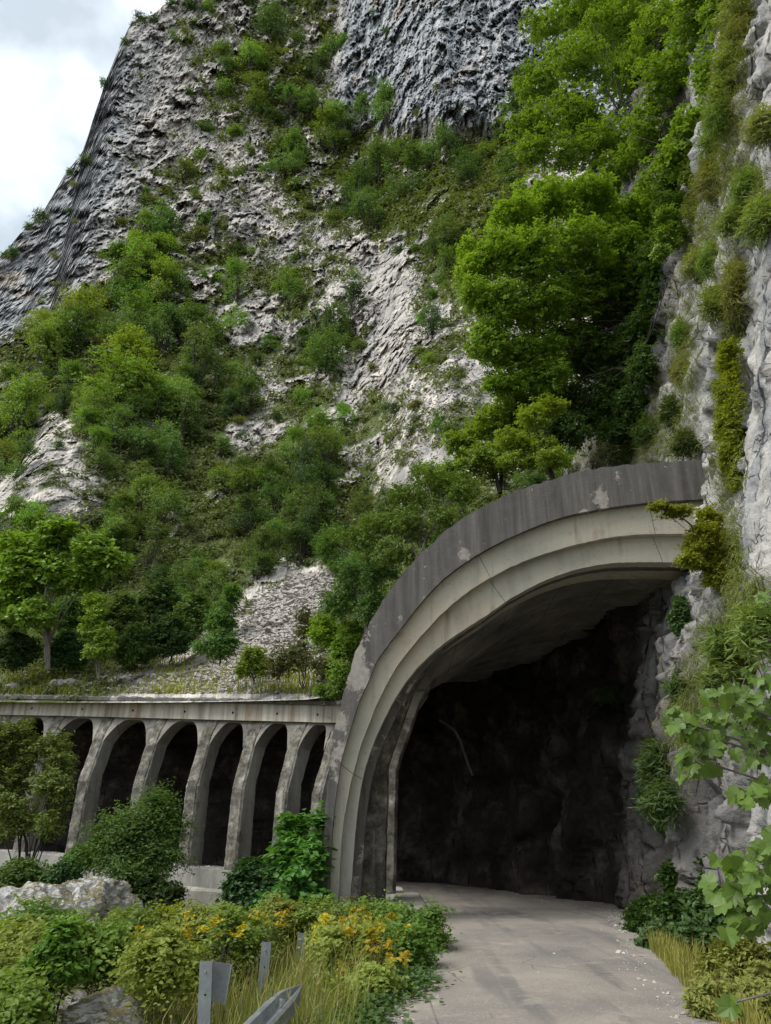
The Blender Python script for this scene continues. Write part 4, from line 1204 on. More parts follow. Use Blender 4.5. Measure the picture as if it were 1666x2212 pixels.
# scrub: the low heath and grass clinging between the rocks, one mass
rng = np.random.default_rng(77)
fsel = rng.integers(NA, NE * NA, 90000)
fsel = fsel[(vegv[fsel] > 0.36) & (rng.random(len(fsel)) < np.clip((vegv[fsel] - 0.30) * 2.0, 0, 1)) & ~((hy[fsel] > 1235) & (hy[fsel] < 1460) & (hx[fsel] > np.interp(hy[fsel], [1240, 1300, 1400, 1455], [640, 545, 490, 455])) & (hx[fsel] < np.interp(hy[fsel], [1240, 1300, 1400, 1455], [735, 700, 640, 650]))) & (hx[fsel] < 1250) & (hx[fsel] > -60) & (hy[fsel] > -60)][:7000]
cp = HV[fsel]; slant = np.linalg.norm(cp - CAM, axis=1)
q = 26
Cc = np.repeat(cp, q, 0); sl = np.repeat(slant, q)
off = rng.normal(0, 1, (len(Cc), 3)); off[:, 2] = np.abs(off[:, 2]) * 0.8
Cc = Cc + off * (sl * 0.0052)[:, None]
V, F = leaf_quads(Cc, off + np.array([0, 0, 0.6]), 1.0, 0.45, rng, 0.3)
Vc = np.repeat(Cc, 4, 0); V = Vc + (V - Vc) * np.repeat(sl * 0.0030, 4)[:, None]
me = build_mesh("scrub", V, F, M['leaf'], face_attrs=dict(tint=rng.random(len(F)), clump=np.repeat(rng.random(len(cp)), q)))
o = link("scrub", me); o.color = (0.085, 0.105, 0.034, 1); tag(o, kind="stuff")

# ------------------------------------------------------------------ plants near by
def plant(name, label, cat, base, tone, group=None):
    o = empty(name, base); tag(o, label, cat, group); return o

def sublobes(lobes, m, rng, size=(0.35, 0.62), squash=0.55):
    """break big lobes into flattened sprays over their surface"""
    out = []
    for (x, y, z, rx, ry, rz) in lobes:
        for _ in range(m):
            d = rng.normal(size=3); d /= np.linalg.norm(d)
            r = rng.uniform(0.25, 0.85)
            s = rng.uniform(*size)
            out.append((x + d[0] * rx * r, y + d[1] * ry * r, z + d[2] * rz * r, rx * s, ry * s, rz * s * squash * 1.5))
    return out

def color(o, tone, j=1.0):
    c = TONES[tone] if isinstance(tone, str) else tone
    o.color = (c[0] * j, c[1] * j, c[2] * j, 1); return o

def tree_at(name, label, cat, lobes_d, base, tone, n, leaf, seed, m=7, mat='leaf', wd=0.5, depth=1.0, shell=0.10, gap=0.3, trunk=0.09, bark='bark', squash=0.6, ntips=9, group=None, up=0.35, size=(0.35, 0.62), leafname="crown", trunkname="trunk", tw=None, kk=9, droop=0.25):
    """lobes_d: (x, y, Y, rx, ry) in photograph units at depth Y; base: world point of the foot"""
    rng = np.random.default_rng(seed)
    base = np.asarray(base, float)
    big = []
    for (x, y, Y, rx, ry) in lobes_d:
        p = P(x, y, Y); s = scale_at(p)
        big.append((p[0] - base[0], p[1] - base[1], p[2] - base[2], rx * s, 0.5 * (rx + ry) * s * depth, ry * s))
    lob = (sublobes(big, m, rng, size, squash) + [tuple(b[:3]) + (b[3] * .8, b[4] * .8, b[5] * .8) for b in big]) if m else big
    root = plant(name, label, cat, base, tone, group)
    n = int(n * (1.3 if cat == 'grass tuft' else 2.3)); leaf = leaf * 1.18
    cr = link(leafname, crown_mesh(leafname, lob, n, leaf, wd, M[mat], seed + 1, shell, gap, up, 2.0, tw=tw, k=kk, droop=droop), root)
    color(cr, tone)
    if trunk:
        tb = MB()
        cen = np.mean([b[:3] for b in big], 0)
        tips = [np.array(b[:3]) for b in big]
        while len(tips) < ntips:
            l = lob[rng.integers(len(lob))]; tips.append(np.array(l[:3]))
        # a few leaders, the rest fork off them
        lead = [tips[i] for i in rng.permutation(len(tips))[:3]]
        fork = []
        for tp in lead:
            L = np.linalg.norm(tp); u = np.linspace(0, 1, 8)[:, None]
            mid = cen * 0.45 + tp * 0.15 + rng.normal(0, 0.08 * L, 3)
            pts = np.array([0, 0, -0.1]) * (1 - u) ** 2 + 2 * u * (1 - u) * mid + u * u * tp
            pts[1:-1] += rng.normal(0, 0.018 * L, (6, 3))
            tb.tube(pts, trunk * np.linspace(1, 0.22, 8), 6, cap=False); fork.append(pts)
        for tp in tips:
            pts = fork[rng.integers(len(fork))]; k = int(rng.integers(2, 6)); s0 = pts[k]
            L = np.linalg.norm(tp - s0); u = np.linspace(0, 1, 6)[:, None]
            mid = s0 * 0.5 + tp * 0.5 + (pts[k + 1] - s0) / (np.linalg.norm(pts[k + 1] - s0) + 1e-6) * 0.22 * L + rng.normal(0, 0.05 * L, 3)
            q = s0 * (1 - u) ** 2 + 2 * u * (1 - u) * mid + u * u * tp
            tb.tube(q, trunk * np.linspace(0.5 - 0.06 * k, 0.10, 6), 5, cap=False)
        tb.build(trunkname, M[bark], root)
    return root

def gpoint(dx, dy, Y):
    p = P(dx, dy, Y); return np.array([p[0], p[1], float(ground_z(p[0], p[1]).ravel()[0] if np.ndim(ground_z(p[0], p[1])) else ground_z(p[0], p[1]))])

def rock_y(x, y):
    a, _ = cliff_hit(x, y); b, _ = hill_hit(x, y)
    return min(q[1] for q in (a, b) if q is not None)

# ---- the overhanging trees on the right, rooted in the recess of the cliff
tb_ = P(1440, 690, 23.8)
tree_at("overhanging_tree", "big yellow-green tree hanging out from the cliff over the portal", "tree",
        [(1110, 480, 22.5, 70, 60), (1190, 430, 23.0, 80, 60), (1270, 440, 22.5, 80, 60), (1060, 560, 22.0, 62, 70), (1140, 560, 21.5, 85, 75), (1240, 540, 22.0, 85, 65), (1080, 660, 22.0, 66, 70), (1160, 660, 22.0, 80, 65),
         (1095, 755, 22.5, 60, 60), (1160, 760, 22.8, 62, 60), (1320, 520, 22.6, 70, 60), (1250, 640, 22.8, 80, 60), (1390, 470, 23, 75, 70), (1340, 600, 23.2, 80, 70), (1420, 560, 22.8, 60, 70), (1130, 830, 23.2, 50, 40), (1240, 740, 23.6, 60, 50), (1020, 560, 22.6, 30, 50), (1060, 740, 22.2, 50, 60), (1090, 820, 22.6, 50, 45), (1030, 640, 22.2, 40, 60), (1180, 820, 22.8, 55, 50)],
        tb_, (0.165, 0.250, 0.030), 56000, 0.064, 500, m=9, wd=0.55, trunk=0.12, ntips=18, gap=0.26, squash=0.42, size=(0.32, 0.6))
tb_ = P(1470, 480, 26)
tree_at("overhanging_tree", "tall bright green tree at the top over the yellow-green one", "tree",
        [(1190, 60, 27, 50, 50), (1250, 130, 26.5, 80, 60), (1170, 190, 26.5, 60, 50), (1330, 60, 27, 85, 70), (1160, 270, 26, 55, 45), (1250, 240, 26, 80, 60), (1350, 170, 26.5, 80, 65),
         (1200, 330, 25.5, 70, 50), (1310, 300, 25.5, 85, 60), (1140, 320, 25.6, 40, 30), (1330, 380, 25.6, 85, 50), (1380, -30, 27.5, 110, 50), (1260, 20, 27.5, 70, 50)]
        + [(x_, y_, rock_y(x_, y_) - 1.2, rx_, ry_) for x_, y_, rx_, ry_ in ((1430, 50, 75, 70), (1450, 160, 75, 70), (1410, 280, 75, 65), (1440, 370, 60, 60), (1500, 250, 50, 60), (1500, 40, 65, 80), (1550, 40, 40, 70), (1530, 150, 40, 60), (1480, 330, 45, 60), (1400, 430, 55, 45), (1380, 100, 80, 70))],
        tb_, (0.145, 0.270, 0.030), 56000, 0.078, 510, m=8, wd=0.6, trunk=0.10, ntips=20, gap=0.24)
tree_at("overhanging_tree", "dark shaded tree under the big crown against the cliff", "tree",
        [(1330, 650, 23.5, 90, 70), (1270, 760, 24, 70, 70), (1350, 760, 23, 70, 70), (1210, 850, 24, 60, 60), (1300, 860, 23.5, 70, 60), (1230, 930, 23, 55, 45)]
        + [(x_, y_, rock_y(x_, y_) - 1.0, rx_, ry_) for x_, y_, rx_, ry_ in ((1460, 400, 44, 60), (1450, 470, 44, 60), (1430, 560, 44, 60), (1415, 640, 44, 60), (1400, 720, 40, 60), (1385, 800, 36, 50), (1365, 870, 40, 50), (1330, 930, 45, 40))],
        P(1400, 800, rock_y(1400, 800) - 0.4), (0.060, 0.112, 0.030), 34000, 0.07, 520, m=7, trunk=0.09, ntips=14, gap=0.35)
# trees rising behind the portal roof
tree_at("roadside_tree", "fresh green bushy tree behind the left shoulder of the portal roof", "tree",
        [(1010, 960, 24, 50, 50), (1070, 910, 24, 60, 55), (1120, 890, 24, 50, 50), (1060, 990, 23.5, 70, 45), (1130, 970, 23, 60, 50), (980, 1020, 23.5, 40, 35)],
        P(1080, 1060, 23.5), 'bright', 11000, 0.065, 530, m=7, trunk=0.08)
tree_at("roadside_tree", "slender yellow-green tree just above the portal crown", "tree",
        [(1150, 900, 20.5, 45, 30), (1110, 950, 20.5, 40, 22), (1160, 960, 20.5, 45, 25), (1190, 880, 20.5, 35, 25), (1100, 990, 20.3, 30, 18), (1200, 990, 20, 50, 25)],
        P(1200, 1040, 20.2), 'yellow', 6000, 0.045, 540, m=7, trunk=0.05, squash=0.4)
tree_at("feathery_shrub", "feathery green shrub with thin bare stems behind the portal band", "shrub",
        [(880, 1080, 21, 60, 45), (940, 1050, 21, 60, 50), (1000, 1060, 20.5, 50, 35), (830, 1130, 21, 55, 40), (900, 1140, 20.5, 60, 45), (780, 1160, 21.5, 50, 40), (960, 1110, 20.0, 40, 30), (850, 1190, 20.5, 50, 35)],
        P(910, 1215, 20.3), 'fresh', 13000, 0.042, 550, m=8, mat='needle', wd=0.42, trunk=0.035, bark='palebark', ntips=22, gap=0.42, shell=0.1)
tree_at("feathery_shrub", "mid green feathery shrub lower down the portal band", "shrub",
        [(760, 1230, 23, 60, 50), (820, 1240, 22, 45, 45), (740, 1300, 23.5, 50, 40), (800, 1310, 22.5, 40, 40), (710, 1180, 24, 40, 40)],
        P(790, 1370, 22.8), 'mid', 9000, 0.046, 560, m=8, mat='needle', wd=0.42, trunk=0.03, bark='palebark', ntips=14, gap=0.4, shell=0.1)
tree_at("leafy_bush", "bright leafy bush at the beam end against the portal", "bush",
        [(750, 1400, 24.5, 40, 35), (700, 1370, 25, 40, 35), (770, 1370, 24, 30, 35), (735, 1450, 24.2, 30, 25)],
        P(745, 1478, 24.3), 'bright', 5000, 0.055, 570, m=6, trunk=0.02)
tree_at("low_bush", "small fresh bush tucked behind the beam end at the portal", "bush",
        [(725, 1488, 24.2, 22, 16), (700, 1492, 24.6, 20, 14)], P(718, 1510, 24.4), 'fresh', 1800, 0.05, 574, m=5, trunk=0.012)
tree_at("leafy_bush", "bright round bush on the bench next to the stone run", "bush",
        [(545, 1420, 27.5, 26, 26), (565, 1440, 27.3, 22, 22), (530, 1445, 27.3, 18, 18)], P(550, 1470, 27.3), 'bright', 2600, 0.06, 575, m=5, trunk=0.02)
tree_at("feathery_shrub", "loose brownish green shrub on the bench by the portal", "shrub",
        [(640, 1410, 26.5, 45, 50), (690, 1440, 26.0, 40, 35), (610, 1440, 26.8, 35, 30), (660, 1350, 26.8, 30, 40)], P(655, 1482, 26.4), 'olive', 4600, 0.045, 578, m=7, mat='needle', trunk=0.025, gap=0.45, shell=0.1)
# bench trees to the left
tree_at("fig_leaved_tree", "large-leaved bright tree with forked grey trunks over the left columns", "tree",
        [(60, 1200, 31, 60, 40), (130, 1160, 31, 55, 35), (200, 1190, 30.5, 50, 35), (240, 1215, 30.5, 30, 22), (40, 1260, 31, 50, 40), (120, 1240, 31, 60, 35), (20, 1320, 31, 40, 40), (70, 1330, 30.5, 40, 35), (180, 1250, 31, 40, 30)],
        P(105, 1440, 31.2), 'bright', 6500, 0.13, 580, m=6, mat='bigleaf', wd=0.62, trunk=0.10, bark='palebark', ntips=9, gap=0.42, shell=0.3)
tree_at("slender_sapling", "slender pale yellow-green sapling on the bench behind the beam", "tree",
        [(215, 1310, 30, 32, 26), (200, 1350, 30, 36, 28), (225, 1380, 30, 34, 26), (205, 1405, 30, 30, 18)],
        P(213, 1462, 30.2), 'yellow', 3200, 0.06, 590, m=7, mat='needle', trunk=0.035, bark='palebark', gap=0.4, shell=0.2)
tree_at("leafy_bush", "dark leafy bush at the foot of the stone run", "bush",
        [(480, 1330, 28.5, 35, 40), (470, 1390, 28.2, 45, 35), (500, 1290, 28.8, 22, 30)], P(475, 1432, 28.2), 'mid', 5000, 0.06, 595, m=6, trunk=0.03)

for i, (x, y, w, h, Y, tn, lb) in enumerate([(30, 1400, 60, 45, 31.5, 'dark', "dark bush under the large-leaved tree at the left edge"), (140, 1400, 55, 45, 32.5, 'dark', "dark bush between the forked tree and the sapling"), (290, 1390, 60, 50, 32.5, 'mid', "wide mid green bush right of the slender sapling"), (370, 1370, 55, 50, 32.5, 'dark', "dark bush left of the leafy bush by the stone run"),
        (260, 1320, 60, 50, 34.5, 'mid', "tall mid green bush behind the slender sapling"), (420, 1320, 50, 50, 33.5, 'mid', "mid green bush above the stone run's left side"), (350, 1300, 60, 50, 35.5, 'dark', "dark dense bush in the middle of the thicket over the columns"), (150, 1320, 50, 40, 34, 'mid', "mid green bush behind the forked tree trunks")]):
    tree_at("thicket_bush", lb, "bush", [(x, y, Y, w * .7, h * .7), (x - w * .5, y + h * .2, Y, w * .5, h * .6), (x + w * .5, y + h * .2, Y, w * .5, h * .6), (x + w * .1, y - h * .5, Y, w * .45, h * .45), (x, y + h * .6, Y - .2, w * .7, h * .4)], P(x, y + h * 1.1, Y), tn, 3600, 0.07, 1200 + i, m=6, trunk=0.02)

# ---- between the road and the gallery
tree_at("willowy_shrub", "tall olive shrub veiling the leftmost columns", "shrub",
        [(20, 1600, 21, 60, 50), (90, 1620, 21, 60, 45), (40, 1680, 21, 60, 50), (110, 1700, 20.5, 50, 45), (30, 1760, 20.5, 50, 50), (110, 1780, 20.5, 35, 40), (-40, 1650, 21, 60, 80), (135, 1660, 20.8, 30, 35)],
        gpoint(50, 1900, 20.8), (0.125, 0.175, 0.042), 13000, 0.052, 600, m=8, mat='needle', wd=0.40, trunk=0.05, ntips=16, gap=0.42, shell=0.15)
tree_at("leafy_shrub", "mid green ash-leaved shrub in front of the third column", "shrub",
        [(330, 1745, 20.5, 40, 35), (300, 1790, 20, 60, 40), (360, 1790, 20.5, 35, 28), (260, 1830, 20, 50, 35), (340, 1840, 20, 50, 35), (290, 1870, 19.8, 70, 30), (230, 1800, 20.2, 30, 25)],
        gpoint(300, 1960, 20.0), (0.078, 0.150, 0.036), 6800, 0.056, 610, m=7, wd=0.40, trunk=0.04, ntips=14, gap=0.45, shell=0.0, tw=0.55)
tree_at("leafy_shrub", "dark shaded bush under the ash-leaved shrub beside the boulder", "bush",
        [(300, 1920, 19.5, 50, 35), (350, 1940, 19.3, 45, 35), (270, 1960, 19.2, 30, 30), (330, 1980, 19, 40, 25)], gpoint(310, 2010, 19.2), 'dark', 5000, 0.06, 615, m=6, trunk=0.02)
tree_at("ivy_bush", "dense dark green ivy bush below the sill wall", "bush",
        [(545, 1890, 17.5, 38, 28), (520, 1930, 17.2, 40, 35), (570, 1930, 17.2, 40, 35), (540, 1970, 17, 50, 28)], gpoint(545, 2010, 17.2), (0.040, 0.095, 0.032), 6000, 0.055, 620, m=6, mat='bigleaf', wd=0.7, trunk=0.02)
tree_at("broadleaf_sapling", "bright heart-leaved sapling against the left foot of the portal", "sapling",
        [(635, 1790, 16.8, 30, 26), (690, 1790, 16.2, 12, 40), (640, 1850, 16.4, 45, 35), (680, 1860, 16.0, 25, 40), (650, 1910, 16.0, 42, 40), (620, 1960, 15.8, 50, 35), (680, 1950, 15.6, 25, 40)],
        gpoint(655, 2020, 16.0), (0.085, 0.175, 0.036), 2300, 0.085, 630, m=5, mat='bigleaf', wd=0.72, trunk=0.025, gap=0.35, shell=0.3, up=0.7)
for i, (x, y, w, h, Y, tn, n) in enumerate([(180, 1850, 40, 26, 20.5, 'fresh', 1500), (60, 1890, 60, 26, 20, 'mid', 2000), (20, 1910, 40, 40, 19.5, 'mid', 2200), (140, 1880, 30, 20, 19.5, 'dark', 1200)]):
    tree_at("low_bush", ["fresh green bush at the foot of the second column", "spreading mid green bush along the wall foot above the boulder", "rounded mid green bush in the corner left of the boulder", "small dark bush on the back of the mossy boulder"][i], "bush",
            [(x, y, Y, w, h), (x + w * .5, y + h * .3, Y, w * .5, h * .7), (x - w * .5, y + h * .2, Y - .1, w * .5, h * .8)], gpoint(x, y + h * 1.6, Y), tn, n, 0.055, 640 + i, m=6, trunk=0.012)

# bramble thicket with yellowing leaves
BR = [(300, 2010, 60, 34, 12.5, 'fresh', 2600, "fresh green bramble clump below the ash-leaved shrub"), (420, 2000, 70, 32, 12.6, 'olive', 3000, "olive bramble clump behind the tall guardrail post"), (530, 2010, 60, 30, 12.4, 'fresh', 2600, "green bramble clump behind the middle guardrail post"),
      (620, 1985, 50, 28, 13.6, 'olive', 2600, "olive green bramble clump behind the far guardrail post"), (720, 1990, 60, 32, 13.2, 'fresh', 3000, "green bramble clump at the foot of the dark portal band"), (820, 2000, 60, 34, 13.0, 'fresh', 3200, "green bramble clump at the foot of the inner columns"),
      (900, 2010, 55, 32, 12.6, 'mid', 3000, "mid green bramble clump creeping towards the kerb"), (860, 2060, 60, 38, 11.0, 'mid', 3200, "green bramble clump leaning onto the road edge"), (760, 2060, 60, 40, 10.8, 'olive', 3000, "olive bramble clump between the far post and the road"),
      (100, 2010, 70, 40, 11.5, 'mid', 3600, "mid green bush in front of the mossy boulder"), (40, 2060, 60, 40, 10.2, 'olive', 3000, "olive bush at the left edge below the boulder"), (210, 2050, 60, 36, 10.5, 'fresh', 3000, "fresh green bush to the right of the thin sapling"),
      (360, 2070, 60, 36, 9.8, 'olive', 2800, "olive weed clump left of the tall guardrail post"),  (40, 2160, 60, 40, 8.6, 'fresh', 2800, "fresh green bush in the bottom left corner"),
      (790, 2140, 40, 30, 9.6, 'olive', 2000, "olive weeds at the upper end of the fallen rail")]
for i, (x, y, w, h, Y, tn, n, lb) in enumerate(BR):
    rng = np.random.default_rng(700 + i)
    w, h = w * 1.25, h * 1.5
    lob = [(x, y, Y, w * .6, h * .7)] + [(x + rng.uniform(-.7, .7) * w, y + rng.uniform(-.5, .6) * h, Y + rng.uniform(-.5, .5), w * .42, h * .5) for _ in range(5)]
    tree_at("bramble_clump", lb, "bramble", lob, gpoint(x, y + h * 1.3, Y), {'fresh': (0.150, 0.225, 0.042), 'olive': (0.205, 0.245, 0.050), 'mid': (0.105, 0.180, 0.036)}[tn], int(n * 1.0), 0.036, 720 + i, m=5, wd=0.6, depth=1.3, trunk=0.008, bark='palebark', ntips=14, gap=0.42, shell=0.0, leafname="foliage", trunkname="stems", up=0.5, tw=0.32, kk=11, droop=0.5)
YL = [(735, 2035, 11.6, 40, 28, 700, "yellow-leaved bramble spray left of the inner columns"), (770, 2010, 12.6, 55, 26, 1100, "widest yellow-leaved bramble spray before the portal foot"), (800, 2070, 10.6, 45, 34, 800, "hanging yellow-leaved bramble spray close to the road"), (850, 2030, 11.6, 35, 22, 450, "small yellow-leaved spray below the kerb"),
      (345, 2040, 10.6, 36, 18, 350, "yellow-leaved spray left of the tall post"), (470, 2010, 11.4, 40, 16, 260, "thin yellow-leaved spray behind the tall post"), (570, 1995, 12.0, 30, 14, 160, "tiny yellow-leaved spray above the middle post")]
for i, (x, y, Y, w, h, n, lb) in enumerate(YL):
    rng = np.random.default_rng(800 + i)
    lob = [(x + rng.uniform(-1.7, 1.7) * w, y - 10 + rng.uniform(-1.4, 1.7) * h, Y - 0.5 + rng.uniform(-.5, .4), w * .35, h * .5) for _ in range(14)]
    tree_at("bramble_spray", lb, "bramble", lob, gpoint(x, y + h * 1.6, Y), (0.44, 0.36, 0.030), int(n * 0.27), 0.030, 820 + i, m=3, wd=0.62, trunk=0.005, bark='palebark', ntips=8, gap=0.3, shell=0.0, leafname="foliage", trunkname="stems")
# thin sapling at the left with a straight stem
tree_at("thin_sapling", "thin straight-stemmed sapling before the pale bank at bottom left", "sapling",
        [(125, 2060, 8.8, 45, 22), (90, 2100, 8.8, 35, 20), (160, 2090, 8.8, 40, 18), (130, 2020, 8.8, 28, 18)], gpoint(122, 2260, 8.7), (0.105, 0.185, 0.030), 1700, 0.042, 900, m=5, wd=0.5, trunk=0.014, gap=0.4, shell=0.1)

# ---- right of the road
tree_at("leafy_shrub", "dark green shrub at the cliff foot inside the right road edge", "shrub",
        [(1400, 1990, 14.2, 50, 35), (1470, 1970, 13.6, 55, 45), (1540, 1960, 13.0, 55, 50), (1430, 2040, 12.6, 45, 32), (1500, 2040, 12.2, 55, 40), (1570, 2020, 12.0, 50, 45), (1470, 1900, 14.0, 40, 30), (1560, 1890, 13.2, 45, 35)],
        P(1490, 2090, 12.6), (0.050, 0.110, 0.028), 15000, 0.055, 910, m=6, mat='bigleaf', wd=0.6, trunk=0.02, gap=0.35)
tree_at("tangled_weeds", "yellow-green tangle of weeds along the right road edge", "weeds",
        [(1560, 2110, 9.2, 55, 40), (1630, 2090, 9.2, 60, 50), (1540, 2170, 8.2, 45, 40), (1610, 2170, 8.2, 60, 45), (1660, 2140, 8.6, 50, 60), (1590, 2060, 9.8, 45, 30)],
        P(1590, 2235, 8.4), (0.185, 0.205, 0.052), 8000, 0.036, 920, m=7, mat='needle', wd=0.45, trunk=0.006, bark='palebark', gap=0.45, shell=0.0, leafname="foliage", trunkname="stems")
def cliff_plant(name, label, cat, x, y, w, h, tone, n, leaf, seed, mat='leaf', wd=0.5, stick=0.7, m=6, trunk=0.02, extra=(), group=None, squash=0.6):
    loc, nrm = cliff_hit(x, y)
    if loc is None: print("no cliff at", x, y); return
    Y = loc[1] - 1.0 * stick
    lob = [(x, y, Y, w * .6, h * .6), (x - w * .4, y + h * .3, Y, w * .45, h * .45), (x + w * .4, y + h * .1, Y + .1, w * .45, h * .45), (x, y - h * .5, Y + .1, w * .4, h * .45), (x + w * .1, y + h * .6, Y, w * .4, h * .4)] + [(a, b, Y + c, d, e) for a, b, c, d, e in extra]
    base = loc.copy()
    return tree_at(name, label, cat, lob, base, tone, n, leaf, seed, m=m, mat=mat, wd=wd, trunk=trunk, gap=0.36, shell=0.0, group=group, squash=squash, leafname="foliage", trunkname="stems")
cliff_plant("hanging_hornbeam", "yellow-green hornbeam bush growing from the rock at the right end of the portal", "bush", 1530, 1170, 70, 80, (0.20, 0.235, 0.022), 9000, 0.035, 950, m=8, squash=0.35, trunk=0.03, stick=1.3, extra=[(1460, 1105, -.2, 35, 14), (1430, 1095, -.3, 25, 10), (1500, 1210, -.2, 40, 16), (1550, 1250, -.1, 40, 18)])
cliff_plant("cliff_shrub", "long yellow-green strip of shrub down the groove of the cliff", "shrub", 1575, 880, 24, 150, (0.185, 0.225, 0.026), 6500, 0.032, 960, extra=[(1575, 760, 0, 20, 40), (1580, 990, 0, 24, 40), (1590, 1030, 0, 18, 30)])
cliff_plant("cliff_shrub", "bright leafy bush leaning out of the cliff beside the dark crown", "shrub", 1490, 310, 45, 50, 'bright', 3800, 0.055, 970, mat='bigleaf', wd=0.6, stick=1.0, extra=[(1490, 370, 0, 25, 40)])
cliff_plant("cliff_shrub", "bright leafy branch reaching left from the cliff at mid height", "shrub", 1450, 500, 40, 40, 'bright', 3000, 0.055, 975, mat='bigleaf', wd=0.6, stick=1.0, extra=[(1425, 545, -.2, 22, 14), (1440, 465, -.2, 25, 18)])
cliff_plant("ivy_mat", "dark ivy mat hanging on the shaded rock at the cave mouth", "ivy", 1425, 1690, 50, 100, (0.050, 0.095, 0.030), 5000, 0.045, 981, mat='bigleaf', wd=0.6, stick=0.35, trunk=0.008)
cliff_plant("ivy_mat", "small dark ivy patch on the rock under the end of the portal", "ivy", 1470, 1330, 24, 50, (0.060, 0.105, 0.032), 1800, 0.04, 983, mat='bigleaf', wd=0.6, stick=0.3, trunk=0.006)
TF = [(1590, 20, 50, 60), (1575, 120, 40, 70), (1550, 240, 36, 60), (1600, 60, 34, 60), (1560, 190, 30, 60), (1545, 300, 34, 55), (1530, 390, 36, 50), (1500, 450, 36, 40), (1620, 400, 40, 34), (1650, 270, 26, 26), (1590, 470, 44, 34), (1540, 560, 34, 40), (1500, 570, 30, 30), (1545, 650, 36, 40), (1470, 720, 20, 28), (1478, 800, 22, 36), (1450, 890, 26, 40), (1400, 930, 40, 36), (1480, 960, 30, 24), (1340, 970, 40, 26), (1560, 1460, 40, 40), (1480, 1480, 36, 36), (1640, 1350, 34, 50), (1560, 1390, 26, 30), (1590, 620, 24, 60), (1420, 1650, 40, 50), (1320, 1500, 45, 10), (1430, 1730, 36, 36), (1640, 470, 30, 40)]
TL = ["at the very top of the cliff edge", "below the topmost tuft on the cliff edge", "halfway between the top and the leaf branch", "near the top of the cliff by the bright tree", "on the upper cliff edge beside the bright tree", "hanging at the pale edge below the top", "thick on the cliff edge above the leaf branch", "above the bright leaf branch", "on the ledge across the pale face", "at the picture edge high on the pale face", "under the ledge on the pale face", "over the grooved rock", "left of the grooved rock",
      "hanging below the bright leaf branch", "on the thin rib beside the shade", "drooping on the rib above the portal", "on the shaded side of the rib", "in shade just behind the portal crown", "between stones right above the portal", "on dark stones over the portal crown", "behind the fig leaves on the cliff foot", "on the rock under the portal end", "at the picture edge over the fig leaves", "just above the fig leaves", "at the top of the long shrub strip", "on the dark cave mouth rock", "dangling from the dark inner rock under the roof", "low on the dark cave mouth rock", "on the pale face under the ledge near the edge"]
for i, (x, y, w, h) in enumerate(TF):
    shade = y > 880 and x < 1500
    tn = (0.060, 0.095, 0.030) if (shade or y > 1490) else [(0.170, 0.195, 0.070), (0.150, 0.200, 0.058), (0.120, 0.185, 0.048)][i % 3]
    cliff_plant("grass_tuft", ("shaded green tuft " if (shade or y > 1490) else ("dry grass tuft " if i % 3 == 0 else "green grass tuft ")) + TL[i], "grass tuft", x, y, w, h, tn, 1700, 0.085, 1000 + i, mat='grass', wd=0.13, m=5, trunk=0, group="tufts on the cliff")

# ---- fig branches reaching in from the right
def fig_leaf(size, rng):
    lob = [(0.0, 0.0), (0.16, -0.10), (0.42, -0.02), (0.62, 0.20), (0.53, 0.31), (0.44, 0.43), (0.56, 0.60), (0.52, 0.78), (0.38, 0.77), (0.29, 0.74), (0.20, 0.95), (0.0, 1.12)]
    pts = lob + [(-x, y) for x, y in lob[-2:0:-1]]
    V = [(0, 0.35, 0)] + [(x, y, 0) for x, y in pts]
    V = np.array(V, float); V += np.concatenate([np.zeros((1, 3)), rng.normal(0, 0.025, (len(pts), 3)) * np.array([1, 1, 0])])
    V[:, 2] = 0.22 * np.abs(V[:, 0]) - 0.18 * (V[:, 1] - 0.3) ** 2 + rng.normal(0, 0.012, len(V))
    n = len(pts)
    return V * size, [(0, 1 + i, 1 + (i + 1) % n) for i in range(n)]
FIG = plant("fig_tree", "fig tree with large lobed leaves reaching in from the right edge", "tree", (3.9, 5.2, 0.0), 'fresh')
fr_ = np.random.default_rng(61)
stemb = MB(); leafb = MB(); tintl = []
FY = 4.6
CL = [ # clusters: x, y, spread x, spread y, leaves, depth
    (1590, 1520, 75, 55, 30, 4.5), (1530, 1590, 65, 50, 22, 4.4), (1470, 1560, 36, 36, 12, 4.4), (1500, 1640, 40, 30, 8, 4.3), (1640, 1600, 40, 60, 18, 4.6), (1650, 1470, 30, 40, 8, 4.6),
    (1630, 1720, 34, 34, 9, 4.2), (1660, 1690, 20, 40, 5, 4.3), (1610, 1880, 55, 45, 20, 4.0), (1640, 1950, 35, 60, 14, 4.0), (1580, 1930, 28, 40, 8, 4.0), (1600, 1990, 30, 30, 7, 4.0), (1655, 1290, 18, 40, 5, 4.8), (1655, 1380, 16, 20, 2, 4.8), (1590, 2165, 14, 10, 2, 3.8), (1660, 1820, 20, 40, 5, 4.1)]
trunk0 = np.array([0, 0, 0.0])
